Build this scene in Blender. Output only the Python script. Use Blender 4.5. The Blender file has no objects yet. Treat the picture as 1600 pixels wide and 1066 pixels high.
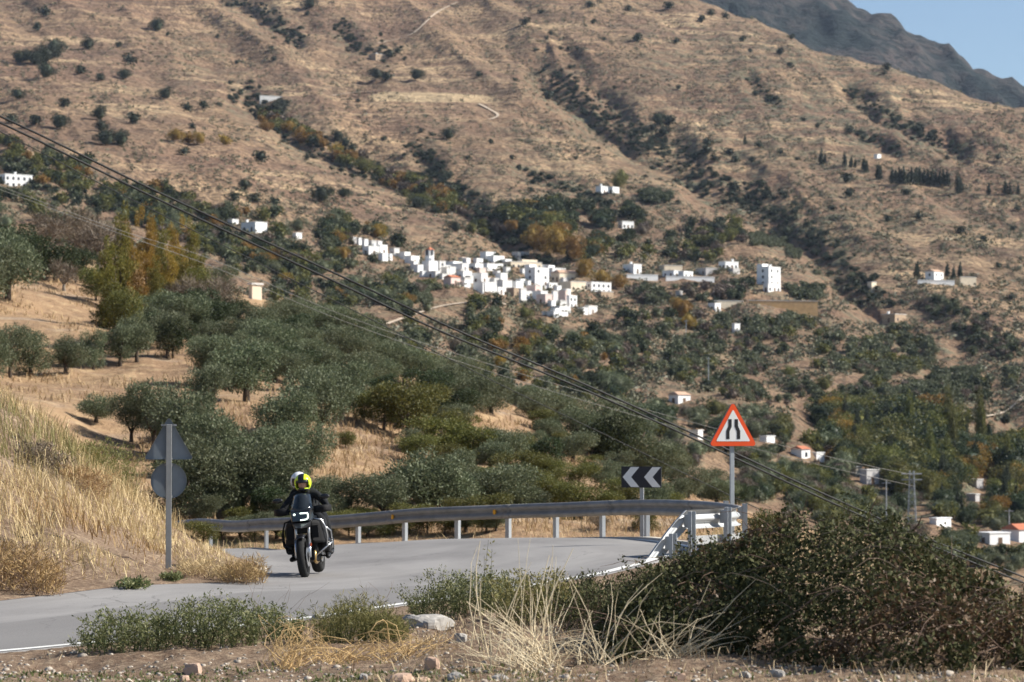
import bpy, math, random
import numpy as np
from mathutils import Vector, Matrix

# ------------------------------------------------------------------ camera model
F, CX, CY, HZ = 4000.0, 800.0, 533.0, 663.0        # photograph pixels (1600 wide)
PITCH = math.atan((HZ - CY) / F)
cP, sP = math.cos(PITCH), math.sin(PITCH)
SC = bpy.context.scene
COL = SC.collection

def ray(xp, yp):
    a = (xp - CX) / F; b = (CY - yp) / F
    return a, cP - b * sP, sP + b * cP

def at(xp, yp, d):
    a, b, c = ray(xp, yp)
    s = d / b
    return Vector((a * s, d, c * s))

def proj(x, y, z):
    dep = y * cP + z * sP; up = -y * sP + z * cP
    return CX + F * x / dep, CY - F * up / dep

# ------------------------------------------------------------------ noise
def _h(ix, iy, seed):
    n = (ix.astype(np.int64) * 374761393 + iy.astype(np.int64) * 668265263 + seed * 144269504) & 0xffffffff
    n = ((n ^ (n >> 13)) * 1274126177) & 0xffffffff
    n = n ^ (n >> 16)
    return (n & 0xffffff) / float(0xffffff)

def vnoise(x, y, seed=0):
    x = np.asarray(x, float); y = np.asarray(y, float)
    ix = np.floor(x); iy = np.floor(y)
    fx = x - ix; fy = y - iy
    fx = fx * fx * fx * (fx * (fx * 6 - 15) + 10); fy = fy * fy * fy * (fy * (fy * 6 - 15) + 10)
    a = _h(ix, iy, seed); b = _h(ix + 1, iy, seed); c = _h(ix, iy + 1, seed); d = _h(ix + 1, iy + 1, seed)
    return (a * (1 - fx) + b * fx) * (1 - fy) + (c * (1 - fx) + d * fx) * fy

def fbm(x, y, o=4, seed=0):
    s = 0; a = 1.0; t = 0
    x = np.asarray(x, float); y = np.asarray(y, float)
    for k in range(o):
        s = s + a * (vnoise(x * 2 ** k, y * 2 ** k, seed + 17 * k) * 2 - 1); t += a; a *= .5
    return s / t

def polydist(px, py, pts):
    best = np.full(np.shape(px), 1e9)
    for (x0, y0), (x1, y1) in zip(pts[:-1], pts[1:]):
        dx, dy = x1 - x0, y1 - y0
        t = np.clip(((px - x0) * dx + (py - y0) * dy) / (dx * dx + dy * dy), 0, 1)
        best = np.minimum(best, np.hypot(px - x0 - t * dx, py - y0 - t * dy))
    return best

def inpoly(px, py, poly):
    px = np.asarray(px, float); py = np.asarray(py, float)
    r = np.zeros(px.shape, bool)
    n = len(poly)
    for i in range(n):
        x0, y0 = poly[i]; x1, y1 = poly[(i + 1) % n]
        if y0 == y1: continue
        c = ((y0 > py) != (y1 > py)) & (px < (x1 - x0) * (py - y0) / (y1 - y0) + x0)
        r ^= c
    return r

# ------------------------------------------------------------------ materials
def L(c): return (c[0], c[1], c[2], 1.0)

class MT:
    """small node-tree builder"""
    def __init__(s, name):
        s.m = bpy.data.materials.new(name); s.m.use_nodes = True
        s.t = s.m.node_tree; s.N = s.t.nodes; s.K = s.t.links
        s.N.clear()
        s.out = s.N.new('ShaderNodeOutputMaterial')
        s.b = s.N.new('ShaderNodeBsdfPrincipled')
        s.K.new(s.b.outputs[0], s.out.inputs['Surface'])
    def n(s, typ, **kw):
        x = s.N.new(typ)
        for k, v in kw.items(): setattr(x, k, v)
        return x
    def link(s, a, b): s.K.new(a, b)
    def noise(s, vec, scale, detail=4, rough=.55):
        x = s.n('ShaderNodeTexNoise'); x.inputs['Scale'].default_value = scale
        x.inputs['Detail'].default_value = detail; x.inputs['Roughness'].default_value = rough
        if vec is not None: s.link(vec, x.inputs['Vector'])
        return x.outputs['Fac']
    def mapv(s, vec, scale):
        x = s.n('ShaderNodeMapping'); x.inputs['Scale'].default_value = scale
        s.link(vec, x.inputs['Vector']); return x.outputs[0]
    def ramp(s, fac, lo, hi):
        x = s.n('ShaderNodeMapRange'); x.clamp = True
        x.inputs['From Min'].default_value = lo; x.inputs['From Max'].default_value = hi
        s.link(fac, x.inputs['Value']); return x.outputs[0]
    def mix(s, fac, a, b):
        x = s.n('ShaderNodeMix'); x.data_type = 'RGBA'
        if hasattr(fac, 'links'): s.link(fac, x.inputs[0])
        else: x.inputs[0].default_value = fac
        for v, i in ((a, 6), (b, 7)):
            if hasattr(v, 'links'): s.link(v, x.inputs[i])
            else: x.inputs[i].default_value = L(v)
        return x.outputs[2]
    def math(s, op, a, b=0.0):
        x = s.n('ShaderNodeMath'); x.operation = op
        for v, i in ((a, 0), (b, 1)):
            if hasattr(v, 'links'): s.link(v, x.inputs[i])
            else: x.inputs[i].default_value = v
        return x.outputs[0]
    def bump(s, h, dist, strength=1.0):
        x = s.n('ShaderNodeBump'); x.inputs['Distance'].default_value = dist; x.inputs['Strength'].default_value = strength
        s.link(h, x.inputs['Height']); s.link(x.outputs[0], s.b.inputs['Normal'])
    def col(s, c):
        if hasattr(c, 'links'): s.link(c, s.b.inputs['Base Color'])
        else: s.b.inputs['Base Color'].default_value = L(c)
    def rough(s, r, spec=.3): s.b.inputs['Roughness'].default_value = r; s.b.inputs['Specular IOR Level'].default_value = spec

def plain(name, c, rough=.5, metal=0.0, spec=.4, var=.12, scale=6.0):
    t = MT(name); g = t.n('ShaderNodeTexCoord').outputs['Object']
    f = t.noise(g, scale, 5)
    t.col(t.mix(t.ramp(f, .3, .7), [v * (1 - var) for v in c], [min(1, v * (1 + var)) for v in c]))
    t.rough(rough, spec); t.b.inputs['Metallic'].default_value = metal
    return t.m

def foliage(name, c1, c2, trans=.22, var=.35, rough=.55, spec=.25):
    t = MT(name)
    g = t.n('ShaderNodeNewGeometry'); o = t.n('ShaderNodeObjectInfo')
    c = t.mix(g.outputs['Random Per Island'], c1, c2)
    h = t.n('ShaderNodeHueSaturation')
    t.link(c, h.inputs['Color'])
    v = t.math('ADD', t.math('MULTIPLY', o.outputs['Random'], var), 1 - var / 2)
    t.link(v, h.inputs['Value'])
    hh = t.math('ADD', t.math('MULTIPLY', o.outputs['Random'], .03), .485)
    t.link(hh, h.inputs['Hue'])
    t.link(h.outputs[0], t.b.inputs['Base Color']); t.rough(rough, spec)
    tr = t.n('ShaderNodeBsdfTranslucent'); t.link(h.outputs[0], tr.inputs['Color'])
    mx = t.n('ShaderNodeMixShader'); mx.inputs[0].default_value = trans
    t.link(t.b.outputs[0], mx.inputs[1]); t.link(tr.outputs[0], mx.inputs[2])
    t.link(mx.outputs[0], t.out.inputs['Surface'])
    return t.m

# ------------------------------------------------------------------ mesh helpers
def mesh_np(name, V, Q, mats, smooth=False, T=None):
    """V (n,3); Q (m,4) quads; T (k,3) tris"""
    me = bpy.data.meshes.new(name)
    V = np.asarray(V, np.float32); Q = np.asarray(Q, np.int32).reshape(-1, 4)
    T = np.zeros((0, 3), np.int32) if T is None else np.asarray(T, np.int32).reshape(-1, 3)
    me.vertices.add(len(V)); me.vertices.foreach_set('co', V.ravel())
    nl = Q.size + T.size
    me.loops.add(nl); me.loops.foreach_set('vertex_index', np.concatenate([Q.ravel(), T.ravel()]))
    me.polygons.add(len(Q) + len(T))
    st = np.concatenate([np.arange(len(Q)) * 4, Q.size + np.arange(len(T)) * 3]).astype(np.int32)
    me.polygons.foreach_set('loop_start', st)
    me.polygons.foreach_set('loop_total', np.concatenate([np.full(len(Q), 4), np.full(len(T), 3)]).astype(np.int32))
    if smooth: me.polygons.foreach_set('use_smooth', np.ones(len(Q) + len(T), bool))
    me.update(calc_edges=True)
    for m in (mats if isinstance(mats, (list, tuple)) else [mats]): me.materials.append(m)
    return me

class MB:
    """collects shapes that become ONE mesh"""
    def __init__(s): s.v = []; s.f = []
    def add(s, vs, fs):
        o = len(s.v); s.v += [tuple(v) for v in vs]; s.f += [tuple(o + i for i in f) for f in fs]
    def hexa(s, p):      # 8 corners: 4 bottom ccw, 4 top ccw
        s.add(p, [(3, 2, 1, 0), (4, 5, 6, 7), (0, 1, 5, 4), (1, 2, 6, 5), (2, 3, 7, 6), (3, 0, 4, 7)])
    def box(s, x0, x1, y0, y1, z0, z1):
        s.hexa([(x0, y0, z0), (x1, y0, z0), (x1, y1, z0), (x0, y1, z0), (x0, y0, z1), (x1, y0, z1), (x1, y1, z1), (x0, y1, z1)])
    def tube(s, pts, r, n=8, caps=True):
        pts = [Vector(p) for p in pts]
        rr = r if isinstance(r, (list, tuple)) else [r] * len(pts)
        up = None; vs = []; m = len(pts)
        for i, p in enumerate(pts):
            t = (pts[min(i + 1, m - 1)] - pts[max(i - 1, 0)])
            t = t.normalized() if t.length > 1e-9 else Vector((0, 0, 1))
            if up is None:
                up = t.orthogonal().normalized()
            else:
                up = (up - t * up.dot(t)); up = up.normalized() if up.length > 1e-6 else t.orthogonal().normalized()
            b = t.cross(up)
            for k in range(n):
                a = 2 * math.pi * k / n
                vs.append(p + (up * math.cos(a) + b * math.sin(a)) * rr[i])
        fs = [(i * n + k, i * n + (k + 1) % n, (i + 1) * n + (k + 1) % n, (i + 1) * n + k) for i in range(m - 1) for k in range(n)]
        if caps:
            fs.append(tuple(range(n - 1, -1, -1))); fs.append(tuple(range((m - 1) * n, m * n)))
        s.add(vs, fs)
    def lathe(s, c, axis, prof, n=24, closed=False):
        """prof: list of (offset along axis, radius)"""
        ax = Vector(axis).normalized(); u = ax.orthogonal().normalized(); w = ax.cross(u); c = Vector(c)
        vs = [c + ax * o + (u * math.cos(2 * math.pi * k / n) + w * math.sin(2 * math.pi * k / n)) * r for o, r in prof for k in range(n)]
        m = len(prof)
        fs = [(i * n + k, i * n + (k + 1) % n, ((i + 1) % m) * n + (k + 1) % n, ((i + 1) % m) * n + k) for i in range(m if closed else m - 1) for k in range(n)]
        if not closed:
            fs.append(tuple(range(n - 1, -1, -1))); fs.append(tuple(range((m - 1) * n, m * n)))
        s.add(vs, fs)
    def ball(s, c, r, nu=12, nv=8, keep=None):
        rx, ry, rz = r if isinstance(r, (tuple, list)) else (r, r, r)
        vs = []; fs = []
        for j in range(nv + 1):
            th = math.pi * j / nv
            for i in range(nu):
                ph = 2 * math.pi * i / nu
                vs.append((c[0] + rx * math.sin(th) * math.cos(ph), c[1] + ry * math.sin(th) * math.sin(ph), c[2] + rz * math.cos(th)))
        for j in range(nv):
            for i in range(nu):
                f = (j * nu + i, (j + 1) * nu + i, (j + 1) * nu + (i + 1) % nu, j * nu + (i + 1) % nu)
                if keep:
                    q = [sum(vs[k][a] for k in f) / 4 - c[a] for a in range(3)]
                    if not keep(q[0] / rx, q[1] / ry, q[2] / rz): continue
                fs.append(f)
        s.add(vs, fs)
    def plate(s, poly, y0, y1):
        """poly of (x,z), extruded from y0 to y1"""
        n = len(poly)
        vs = [(x, y0, z) for x, z in poly] + [(x, y1, z) for x, z in poly]
        s.add(vs, [tuple(range(n)), tuple(range(2 * n - 1, n - 1, -1))] + [(i, n + i, n + (i + 1) % n, (i + 1) % n) for i in range(n)])
    def mesh(s, name, mat, smooth=False):
        me = bpy.data.meshes.new(name); me.from_pydata(s.v, [], s.f)
        for m in (mat if isinstance(mat, (list, tuple)) else [mat]): me.materials.append(m)
        if smooth: me.polygons.foreach_set('use_smooth', [True] * len(me.polygons))
        me.update(); return me
    def build(s, name, mat, parent=None, smooth=False, bevel=0, seg=2):
        o = link(name, s.mesh(name, mat, smooth), parent)
        if bevel:
            b = o.modifiers.new('Bevel', 'BEVEL'); b.width = bevel; b.segments = seg; b.limit_method = 'ANGLE'
            b.angle_limit = math.radians(35)
        return o

def link(name, me, parent=None, loc=None, rot=None, scale=None):
    o = bpy.data.objects.new(name, me); COL.objects.link(o)
    if parent is not None: o.parent = parent
    if loc is not None: o.location = loc
    if rot is not None: o.rotation_euler = rot
    if scale is not None: o.scale = scale if isinstance(scale, (tuple, list)) else (scale,) * 3
    return o

def tag(o, label=None, cat=None, group=None, kind=None):
    if label: o['label'] = label
    if cat: o['category'] = cat
    if group: o['group'] = group
    if kind: o['kind'] = kind
    return o

def thing(name, label, cat, loc=(0, 0, 0), rot=(0, 0, 0), group=None, scale=None):
    o = link(name, None, None, loc, rot, scale); o.empty_display_size = .2
    return tag(o, label, cat, group)

def catmull(pts, n):
    P = np.array(pts, float); m = len(P); out = []
    for i in range(m - 1):
        p0 = P[max(i - 1, 0)]; p1 = P[i]; p2 = P[i + 1]; p3 = P[min(i + 2, m - 1)]
        for k in range(n):
            t = k / n
            out.append(.5 * (2 * p1 + (p2 - p0) * t + (2 * p0 - 5 * p1 + 4 * p2 - p3) * t * t + (3 * p1 - p0 - 3 * p2 + p3) * t ** 3))
    out.append(P[-1]); return np.array(out)

# leaf clouds ------------------------------------------------------
def norm(a): return a / np.maximum(np.linalg.norm(a, axis=1, keepdims=True), 1e-9)

def leafquads(P, T, Ln, W, rng):
    """diamond leaves starting at P pointing along T"""
    n = len(P); T = norm(T)
    B = norm(np.cross(T, rng.normal(size=(n, 3))))
    Ln = Ln[:, None]; W = W[:, None]
    V = np.stack([P, P + T * Ln * .5 + B * W * .5, P + T * Ln, P + T * Ln * .5 - B * W * .5], 1).reshape(-1, 3)
    return V, np.arange(4 * n).reshape(-1, 4)

def crown_np(seed, lobes, n, ln, w, up=.25, shell=.5, droop=0.0):
    rng = np.random.default_rng(seed); lo = np.array(lobes, float)
    vol = (lo[:, 3] * lo[:, 4] * lo[:, 5]) ** .75; k = rng.choice(len(lo), n, p=vol / vol.sum())
    D = norm(rng.normal(size=(n, 3)))
    r = shell + (1 - shell) * rng.random(n) ** .6
    r = r * (1 + .16 * (vnoise(D[:, 0] * 3 + k * 7, D[:, 2] * 3 + D[:, 1] * 2, seed) * 2 - 1) * 2)
    P = lo[k, :3] + D * r[:, None] * lo[k, 3:]
    T = D * .8 + rng.normal(size=(n, 3)) * .7 + np.array([0, 0, up - droop])
    s = rng.uniform(.6, 1.35, n)
    return leafquads(P, T, ln * s, w * s, rng)

def lobes_round(seed, k, R, H, z0, lr=.5):
    """k lobes in a crown of radius R between z0 and H"""
    rng = random.Random(seed); out = []
    h = H - z0
    out.append((0, 0, z0 + h * .52, R * .62, R * .62, h * .42))
    for i in range(k):
        a = 2 * math.pi * (i + rng.random() * .7) / k; q = rng.uniform(.40, .82); zz = z0 + h * rng.uniform(.22, .84)
        rr = R * lr * rng.uniform(.55, 1.2)
        out.append((R * q * math.cos(a), R * q * math.sin(a), zz, rr, rr, rr * rng.uniform(.7, .95)))
    return out
# ================================================================== TERRAIN
class Sheet:
    """height field on a (azimuth u = x/y, distance y) grid"""
    def __init__(s, u0, u1, nu, d0, d1, nd):
        s.u = np.linspace(u0, u1, nu); s.ld = np.linspace(math.log(d0), math.log(d1), nd)
        s.d = np.exp(s.ld); s.d0, s.d1 = d0, d1
        s.U, s.D = np.meshgrid(s.u, s.d, indexing='ij'); s.X = s.U * s.D
        s.Z = np.zeros_like(s.X)
    def sample(s, x, y):
        x = np.asarray(x, float); y = np.asarray(y, float)
        fu = (x / y - s.u[0]) / (s.u[1] - s.u[0]); fd = (np.log(y) - s.ld[0]) / (s.ld[1] - s.ld[0])
        ok = (fd >= 0) & (fd <= len(s.d) - 1)
        fu = np.clip(fu, 0, len(s.u) - 1.001); fd = np.clip(fd, 0, len(s.d) - 1.001)
        i = fu.astype(int); j = fd.astype(int); a = fu - i; b = fd - j; Z = s.Z
        z = (Z[i, j] * (1 - b) + Z[i, j + 1] * b) * (1 - a) + (Z[i + 1, j] * (1 - b) + Z[i + 1, j + 1] * b) * a
        return np.where(ok, z, -1e6)
    def mesh(s, name, mat, Z=None):
        nu, nd = s.X.shape; Z = s.Z if Z is None else Z
        V = np.stack([s.X, s.D, Z], -1).reshape(-1, 3)
        i, j = np.meshgrid(np.arange(nu - 1), np.arange(nd - 1), indexing='ij'); a = (i * nd + j).ravel()
        Q = np.stack([a, a + nd, a + nd + 1, a + 1], 1)
        return mesh_np(name, V, Q, mat, smooth=True)
    def attr(s, me, name, vals):
        at_ = me.attributes.new(name, 'FLOAT', 'POINT'); at_.data.foreach_set('value', np.asarray(vals, np.float32).ravel())

def ctrl_sheet(s, table):
    """table: {xpix: [(d, ypix), ...]} -> heights"""
    xs = sorted(table)
    rows = np.array([np.interp(s.ld, np.log([p[0] for p in table[x]]), [p[1] for p in table[x]]) for x in xs])   # (nx, nd)
    xp = CX + F * s.u
    Y = np.empty_like(s.X)
    for j in range(len(s.d)):
        # smooth interpolation across columns
        t = np.interp(xp, xs, np.arange(len(xs))); i = np.clip(t.astype(int), 0, len(xs) - 2); f = t - i; f = f * f * (3 - 2 * f) * .6 + f * .4
        Y[:, j] = rows[i, j] * (1 - f) + rows[i + 1, j] * f
    for _ in range(3):                                           # soften the joints
        k = max(1, len(s.d) // 50)
        Y = (np.pad(Y, ((0, 0), (k, k)), 'edge')[:, :-2 * k] + Y + np.pad(Y, ((0, 0), (k, k)), 'edge')[:, 2 * k:]) / 3
        k = max(1, len(s.u) // 60)
        Y = (np.pad(Y, ((k, k), (0, 0)), 'edge')[:-2 * k] + Y + np.pad(Y, ((k, k), (0, 0)), 'edge')[2 * k:]) / 3
    return Y

def y2z(Y, d): return d * np.tan(PITCH + np.arctan((CY - Y) / F))

# ---- the near ground: thin plate through surveyed points -----------------------------
GP = [(-3, 8, -1.6), (0, 8, -1.6), (3, 8, -1.6), (-4, 14, -1.78), (0, 14, -1.68), (4, 14, -1.62), (-3.4, 17, -1.85), (0, 17, -1.72), (3.4, 17, -1.68),
      (6, 17, -1.8), (-4, 19, -1.93), (-4.5, 22, -2.08), (-4.96, 24.3, -2.19), (0, 20, -1.8), (0, 24, -1.93), (-1, 27, -2.06), (0, 29, -2.08), (.6, 33, -2.18),
      (2, 22, -1.75), (4, 22, -1.8), (1.5, 30, -2.02), (3, 30, -2.05), (3, 36, -2.15), (5, 30, -2.3), (6, 24, -2.1), (9, 24, -2.9), (9, 34, -3.5),
      (7, 39, -2.9), (12, 50, -5), (14, 66, -7), (4.6, 43, -2.35), (5, 48, -2.3), (5.6, 52, -2.4), (6.75, 46, -2.45), (8, 41, -3.0), (10, 47, -3.9),
      (-14, 14, -2.1), (-9, 19.5, -2.15), (-8, 25, -2.16), (-4.96, 25, -2.2), (-6.5, 32, -2.2), (-2.2, 29, -2.19), (-1.25, 31.5, -2.2), (.9, 36.5, -2.2),
      (1.5, 38, -2.2), (2.7, 42.5, -2.2), (3.4, 45, -2.2), (2.9, 48.3, -2.22), (2.3, 50.5, -2.25), (.8, 53.6, -2.4), (-1.3, 56, -2.52), (-3.7, 59, -2.75),
      (-6.4, 63.5, -3.04), (-9.4, 71, -3.3), (-14, 76, -3.7), (-3.9, 38.5, -2.27), (-4, 42.5, -2.36), (-1, 45, -2.3), (-2, 50, -2.45), (-5.9, 53, -2.7),
      (-7.6, 61, -3.0), (-12, 66, -3.4), (0, 42, -2.25), (-4.85, 35.3, -2.17), (-5.1, 38, -2.2), (-6.2, 38.5, -1.88), (-7.5, 40, -1.25), (-9, 42, -.45), (-11, 45, .65),
      (-6.6, 46, -1.5), (-7.6, 46, -.9), (-9, 49, .0), (-10.4, 52, .45), (-14, 52, 2.0), (-7.2, 54, -2.5), (-9.2, 58, -2.1), (-12.5, 60, -1.2), (-18, 62, .2),
      (-8, 34.2, -1.95), (-10, 34.5, -1.3), (-13, 35, -.1), (-9, 31, -2.12), (-13, 29, -1.7), (-9, 38, -.9), (-5.6, 49, -2.42), (-5.2, 45, -2.37), (-5.0, 42, -2.32), (-5.6, 47.3, -2.42), (-6.3, 50.5, -2.5), (-6.25, 44, -1.8), (-4.6, 40, -2.28), (-5.1, 40, -2.22), (-13, 46, 1.6),
      (-9, 76, -3.9), (-4, 64, -3.5), (0, 59, -3.2), (3, 55, -2.7), (-6, 72, -4), (0, 66, -3.6), (4, 62, -3.3), (-5, 85, -3.5), (0, 85, -3.5), (5, 85, -4.4),
      (-15, 85, -3.6), (10, 75, -6), (18, 90, -8), (-25, 88, -.5), (14, 30, -4.5), (-20, 40, 3), (-24, 60, 3), (18, 50, -7.5), (-6, 8, -1.7), (6, 8, -1.7)]
GP = np.array(GP)
def _tps(r2): return np.where(r2 > 1e-9, .5 * r2 * np.log(np.maximum(r2, 1e-9)), 0)
def _fit(P):
    S = np.array([1.0, .55]); Q = P[:, :2] * S; n = len(P)
    K = _tps(((Q[:, None] - Q[None]) ** 2).sum(-1)) + np.eye(n) * .6
    A = np.zeros((n + 3, n + 3)); A[:n, :n] = K; A[:n, n] = 1; A[:n, n + 1:] = Q; A[n, :n] = 1; A[n + 1:, :n] = Q.T
    w = np.linalg.solve(A, np.concatenate([P[:, 2], np.zeros(3)]))
    def f(x, y):
        x = np.asarray(x, float); y = np.asarray(y, float); sh = np.broadcast(x, y).shape
        q = np.stack([np.broadcast_to(x, sh).ravel() * S[0], np.broadcast_to(y, sh).ravel() * S[1]], 1)
        out = np.empty(len(q))
        for a in range(0, len(q), 20000):
            qq = q[a:a + 20000]
            out[a:a + 20000] = _tps(((qq[:, None] - Q[None]) ** 2).sum(-1)) @ w[:n] + w[n] + qq @ w[n + 1:]
        return out.reshape(sh)
    return f
gz0 = _fit(GP)

ROADP = [((-16, 78.5), (-14, 67.5)), ((-12, 74), (-10.5, 64.8)), ((-9.3, 71.2), (-7.8, 61)), ((-6.4, 63.6), (-6.6, 57)), ((-3.7, 59), (-5.5, 52)),
         ((-1.3, 56), (-4.6, 47)), ((.8, 53.6), (-4.15, 43.5)), ((2.3, 50.4), (-3.95, 41.5)), ((2.95, 48.3), (-3.85, 40)), ((3.3, 46.5), (-3.8, 39)),
         ((3.45, 45.2), (-3.8, 38.2)), ((3.3, 44), (-3.85, 37.4)), ((2.7, 42.5), (-3.95, 36.6)), ((1.52, 38), (-4.15, 36)), ((.9, 36.4), (-4.5, 35.5)),
         ((-1.25, 31.3), (-5.3, 34.2)), ((-2.24, 28.9), (-6.0, 32.8)), ((-4.96, 24.6), (-8, 29.5)), ((-8, 20.5), (-11, 26)), ((-13, 14.5), (-16, 21))]
R_OUT = catmull([p[0] for p in ROADP], 8); R_IN = catmull([p[1] for p in ROADP], 8)
ROADPOLY = [tuple(p) for p in R_OUT] + [tuple(p) for p in R_IN[::-1]]

near = Sheet(-.42, .42, 420, 5, 96, 330)
Z = gz0(near.X, near.D)
inr = inpoly(near.X, near.D, ROADPOLY)
rd = polydist(near.X, near.D * .6, [(a, b * .6) for a, b in R_OUT[::3]] + [(a, b * .6) for a, b in R_IN[::-3]])
off = np.where(inr, 0, np.clip(rd / 1.2, 0, 1))
bk = np.clip((-5.2 - near.X) / 2, 0, 1) * np.clip((near.D - 34) / 3, 0, 1)
Z = Z + off * ((.10 + .22 * bk) * fbm(near.X * .8, near.D * .55, 4, 3) + .05 * fbm(near.X * 4, near.D * 4, 3, 5))
near.Z = Z.copy()
def ground(x, y): return near.sample(x, y)

# ---- olive hillside -------------------------------------------------------------------
hill = Sheet(-.40, .40, 460, 72, 440, 330)
HT = {-600: [(72, 780), (100, 560), (130, 500), (160, 450), (190, 400), (230, 330), (280, 290), (330, 280), (440, 330)],
      0: [(72, 800), (85, 740), (100, 660), (130, 600), (160, 565), (175, 545), (190, 480), (230, 420), (280, 385), (320, 372), (440, 470)],
      200: [(72, 835), (80, 800), (100, 720), (120, 660), (140, 610), (165, 560), (180, 540), (200, 505), (240, 460), (300, 420), (340, 415), (440, 520)],
      400: [(72, 840), (80, 815), (95, 740), (110, 660), (118, 640), (135, 612), (160, 575), (190, 545), (240, 505), (300, 470), (350, 462), (440, 560)],
      600: [(72, 845), (80, 825), (95, 760), (110, 700), (120, 665), (140, 635), (180, 597), (230, 568), (300, 540), (340, 540), (440, 640)],
      800: [(72, 845), (80, 832), (95, 790), (110, 745), (130, 690), (150, 657), (180, 642), (230, 628), (270, 630), (440, 760)],
      1000: [(72, 842), (80, 832), (95, 800), (110, 775), (140, 742), (180, 732), (220, 740), (440, 860)],
      1200: [(72, 855), (80, 842), (95, 822), (110, 812), (130, 810), (170, 830), (440, 960)],
      1600: [(72, 1010), (80, 990), (110, 975), (140, 985), (440, 1100)],
      2300: [(72, 1150), (110, 1150), (440, 1250)]}
Y = ctrl_sheet(hill, HT)
Z = y2z(Y, hill.D)
n1 = fbm(hill.X / 14, hill.D / 14, 5, 11)
Z = Z + .9 * n1 + .18 * fbm(hill.X / 1.8, hill.D / 1.8, 3, 13)
st = 3.2; Z = Z + .42 * st / 6.28 * np.sin(6.28 * (Z + 1.2 * fbm(hill.X / 40, hill.D / 40, 2, 15)) / st) * np.clip((hill.D - 85) / 30, 0, 1)
_t = np.clip((hill.D - 73) / 9, 0, 1); hill.Z = (near.sample(hill.X, np.minimum(hill.D, 95)) - .3) * (1 - _t) + Z * _t

# ---- the great mountainside ----------------------------------------------------------
mtn = Sheet(-.36, .36, 900, 360, 2900, 820)
MTB = {-600: [(360, 560), (450, 540), (520, 520), (620, 490), (720, 460), (860, 420), (1030, 370), (1150, 330), (1400, 260), (1750, 150), (2100, 20), (2450, -100), (2900, -200)],
       0: [(360, 620), (450, 560), (520, 520), (620, 465), (720, 425), (860, 362), (1000, 305), (1150, 268), (1400, 200), (1750, 105), (2100, 15), (2450, -75), (2900, -160)],
       300: [(360, 660), (450, 610), (520, 570), (620, 520), (720, 478), (860, 425), (1030, 365), (1150, 325), (1400, 240), (1750, 140), (2100, 40), (2450, -55), (2900, -150)],
       600: [(360, 770), (450, 700), (520, 640), (620, 580), (720, 540), (860, 490), (1030, 430), (1150, 392), (1400, 300), (1600, 220), (1750, 165), (1850, 148), (2100, 60), (2450, -50), (2900, -140)],
       900: [(360, 815), (450, 745), (520, 690), (620, 630), (720, 590), (860, 535), (1030, 478), (1150, 430), (1400, 330), (1750, 190), (2100, 65), (2450, -35), (2900, -120)],
       1150: [(360, 880), (450, 810), (520, 755), (620, 695), (720, 645), (860, 575), (1030, 495), (1150, 445), (1400, 345), (1750, 210), (2100, 85), (2320, 16), (2450, 10), (2900, 60)],
       1400: [(360, 930), (450, 868), (520, 820), (620, 750), (720, 695), (860, 610), (1030, 525), (1150, 470), (1400, 360), (1750, 212), (1950, 130), (2080, 86), (2200, 95), (2900, 220)],
       1600: [(360, 980), (450, 915), (520, 865), (620, 785), (720, 725), (860, 640), (1030, 560), (1150, 500), (1400, 380), (1700, 235), (1850, 165), (1930, 150), (2050, 170), (2900, 330)],
       2300: [(360, 1050), (450, 980), (520, 930), (620, 860), (720, 800), (860, 720), (1030, 640), (1150, 590), (1400, 500), (1700, 400), (1800, 385), (1900, 400), (2900, 600)]}
Y = ctrl_sheet(mtn, MTB)
PX = CX + F * mtn.U
amp = np.interp(mtn.D, [360, 700, 1100, 1500, 2900], [5, 7, 6, 9, 10])
# spurs running down to the lower right
sx, sy = PX * .80 + Y * .60, -PX * .60 + Y * .80
rdg = 1 - np.abs(fbm(sx / 340, sy / 80, 4, 21)) * 2.2
Y = Y - amp * (rdg - .3) * 1.25 - amp * 1.0 * fbm(PX / 120, Y / 70, 4, 23) - amp * .30 * fbm(PX / 30, Y / 16, 4, 27)
GUL = [([(868, 120), (930, 170), (985, 212), (1040, 232), (1120, 285), (1200, 325), (1265, 365), (1330, 432), (1400, 490), (1480, 560), (1600, 640)], 58, 38),
       ([(1330, 145), (1385, 180), (1440, 208), (1500, 235)], 26, 17), ([(1345, 212), (1400, 238)], 16, 10),
       ([(1175, 128), (1215, 158)], 18, 9), ([(340, -20), (400, 10), (440, 40), (470, 62)], 36, 17), ([(540, 40), (555, 70), (600, 85)], 30, 9),
       ([(380, 150), (430, 185), (470, 215), (560, 262), (640, 285), (700, 292), (745, 330), (800, 372), (860, 420)], 44, 22),
       ([(660, 230), (690, 275), (720, 310)], 34, 7), ([(820, 268), (900, 300), (960, 330)], 26, 8), ([(0, 270), (120, 310), (300, 350), (420, 400), (560, 470)], 40, 12),
       ([(1280, 640), (1400, 700), (1600, 770)], 60, 16), ([(930, 600), (1080, 660), (1250, 740), (1420, 800)], 40, 10), ([(1130, 480), (1160, 540), (1230, 600), (1290, 660)], 34, 12)]
gul = np.zeros_like(Y)
for pts, w, dp in GUL:
    q = polydist(PX + 14 * fbm(PX / 60, Y / 60, 3, 31), Y + 10 * fbm(PX / 50, Y / 50, 3, 33), pts)
    c = np.clip(1 - q / w, 0, 1); gul = np.maximum(gul, c); Y = Y + dp * c ** 1.2
Z = y2z(Y, mtn.D)
Z = Z + .35 * fbm(mtn.X / 9, mtn.D / 9, 3, 41)
tm = np.clip(.25 + 2.2 * fbm(PX / 140, Y / 80, 4, 43), 0.0, 1)
st = 6.5; Z = Z + .98 * tm * st / 6.28 * np.sin(6.28 * (Z + 5 * fbm(mtn.X / 160, mtn.D / 160, 3, 45)) / st)
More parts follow.
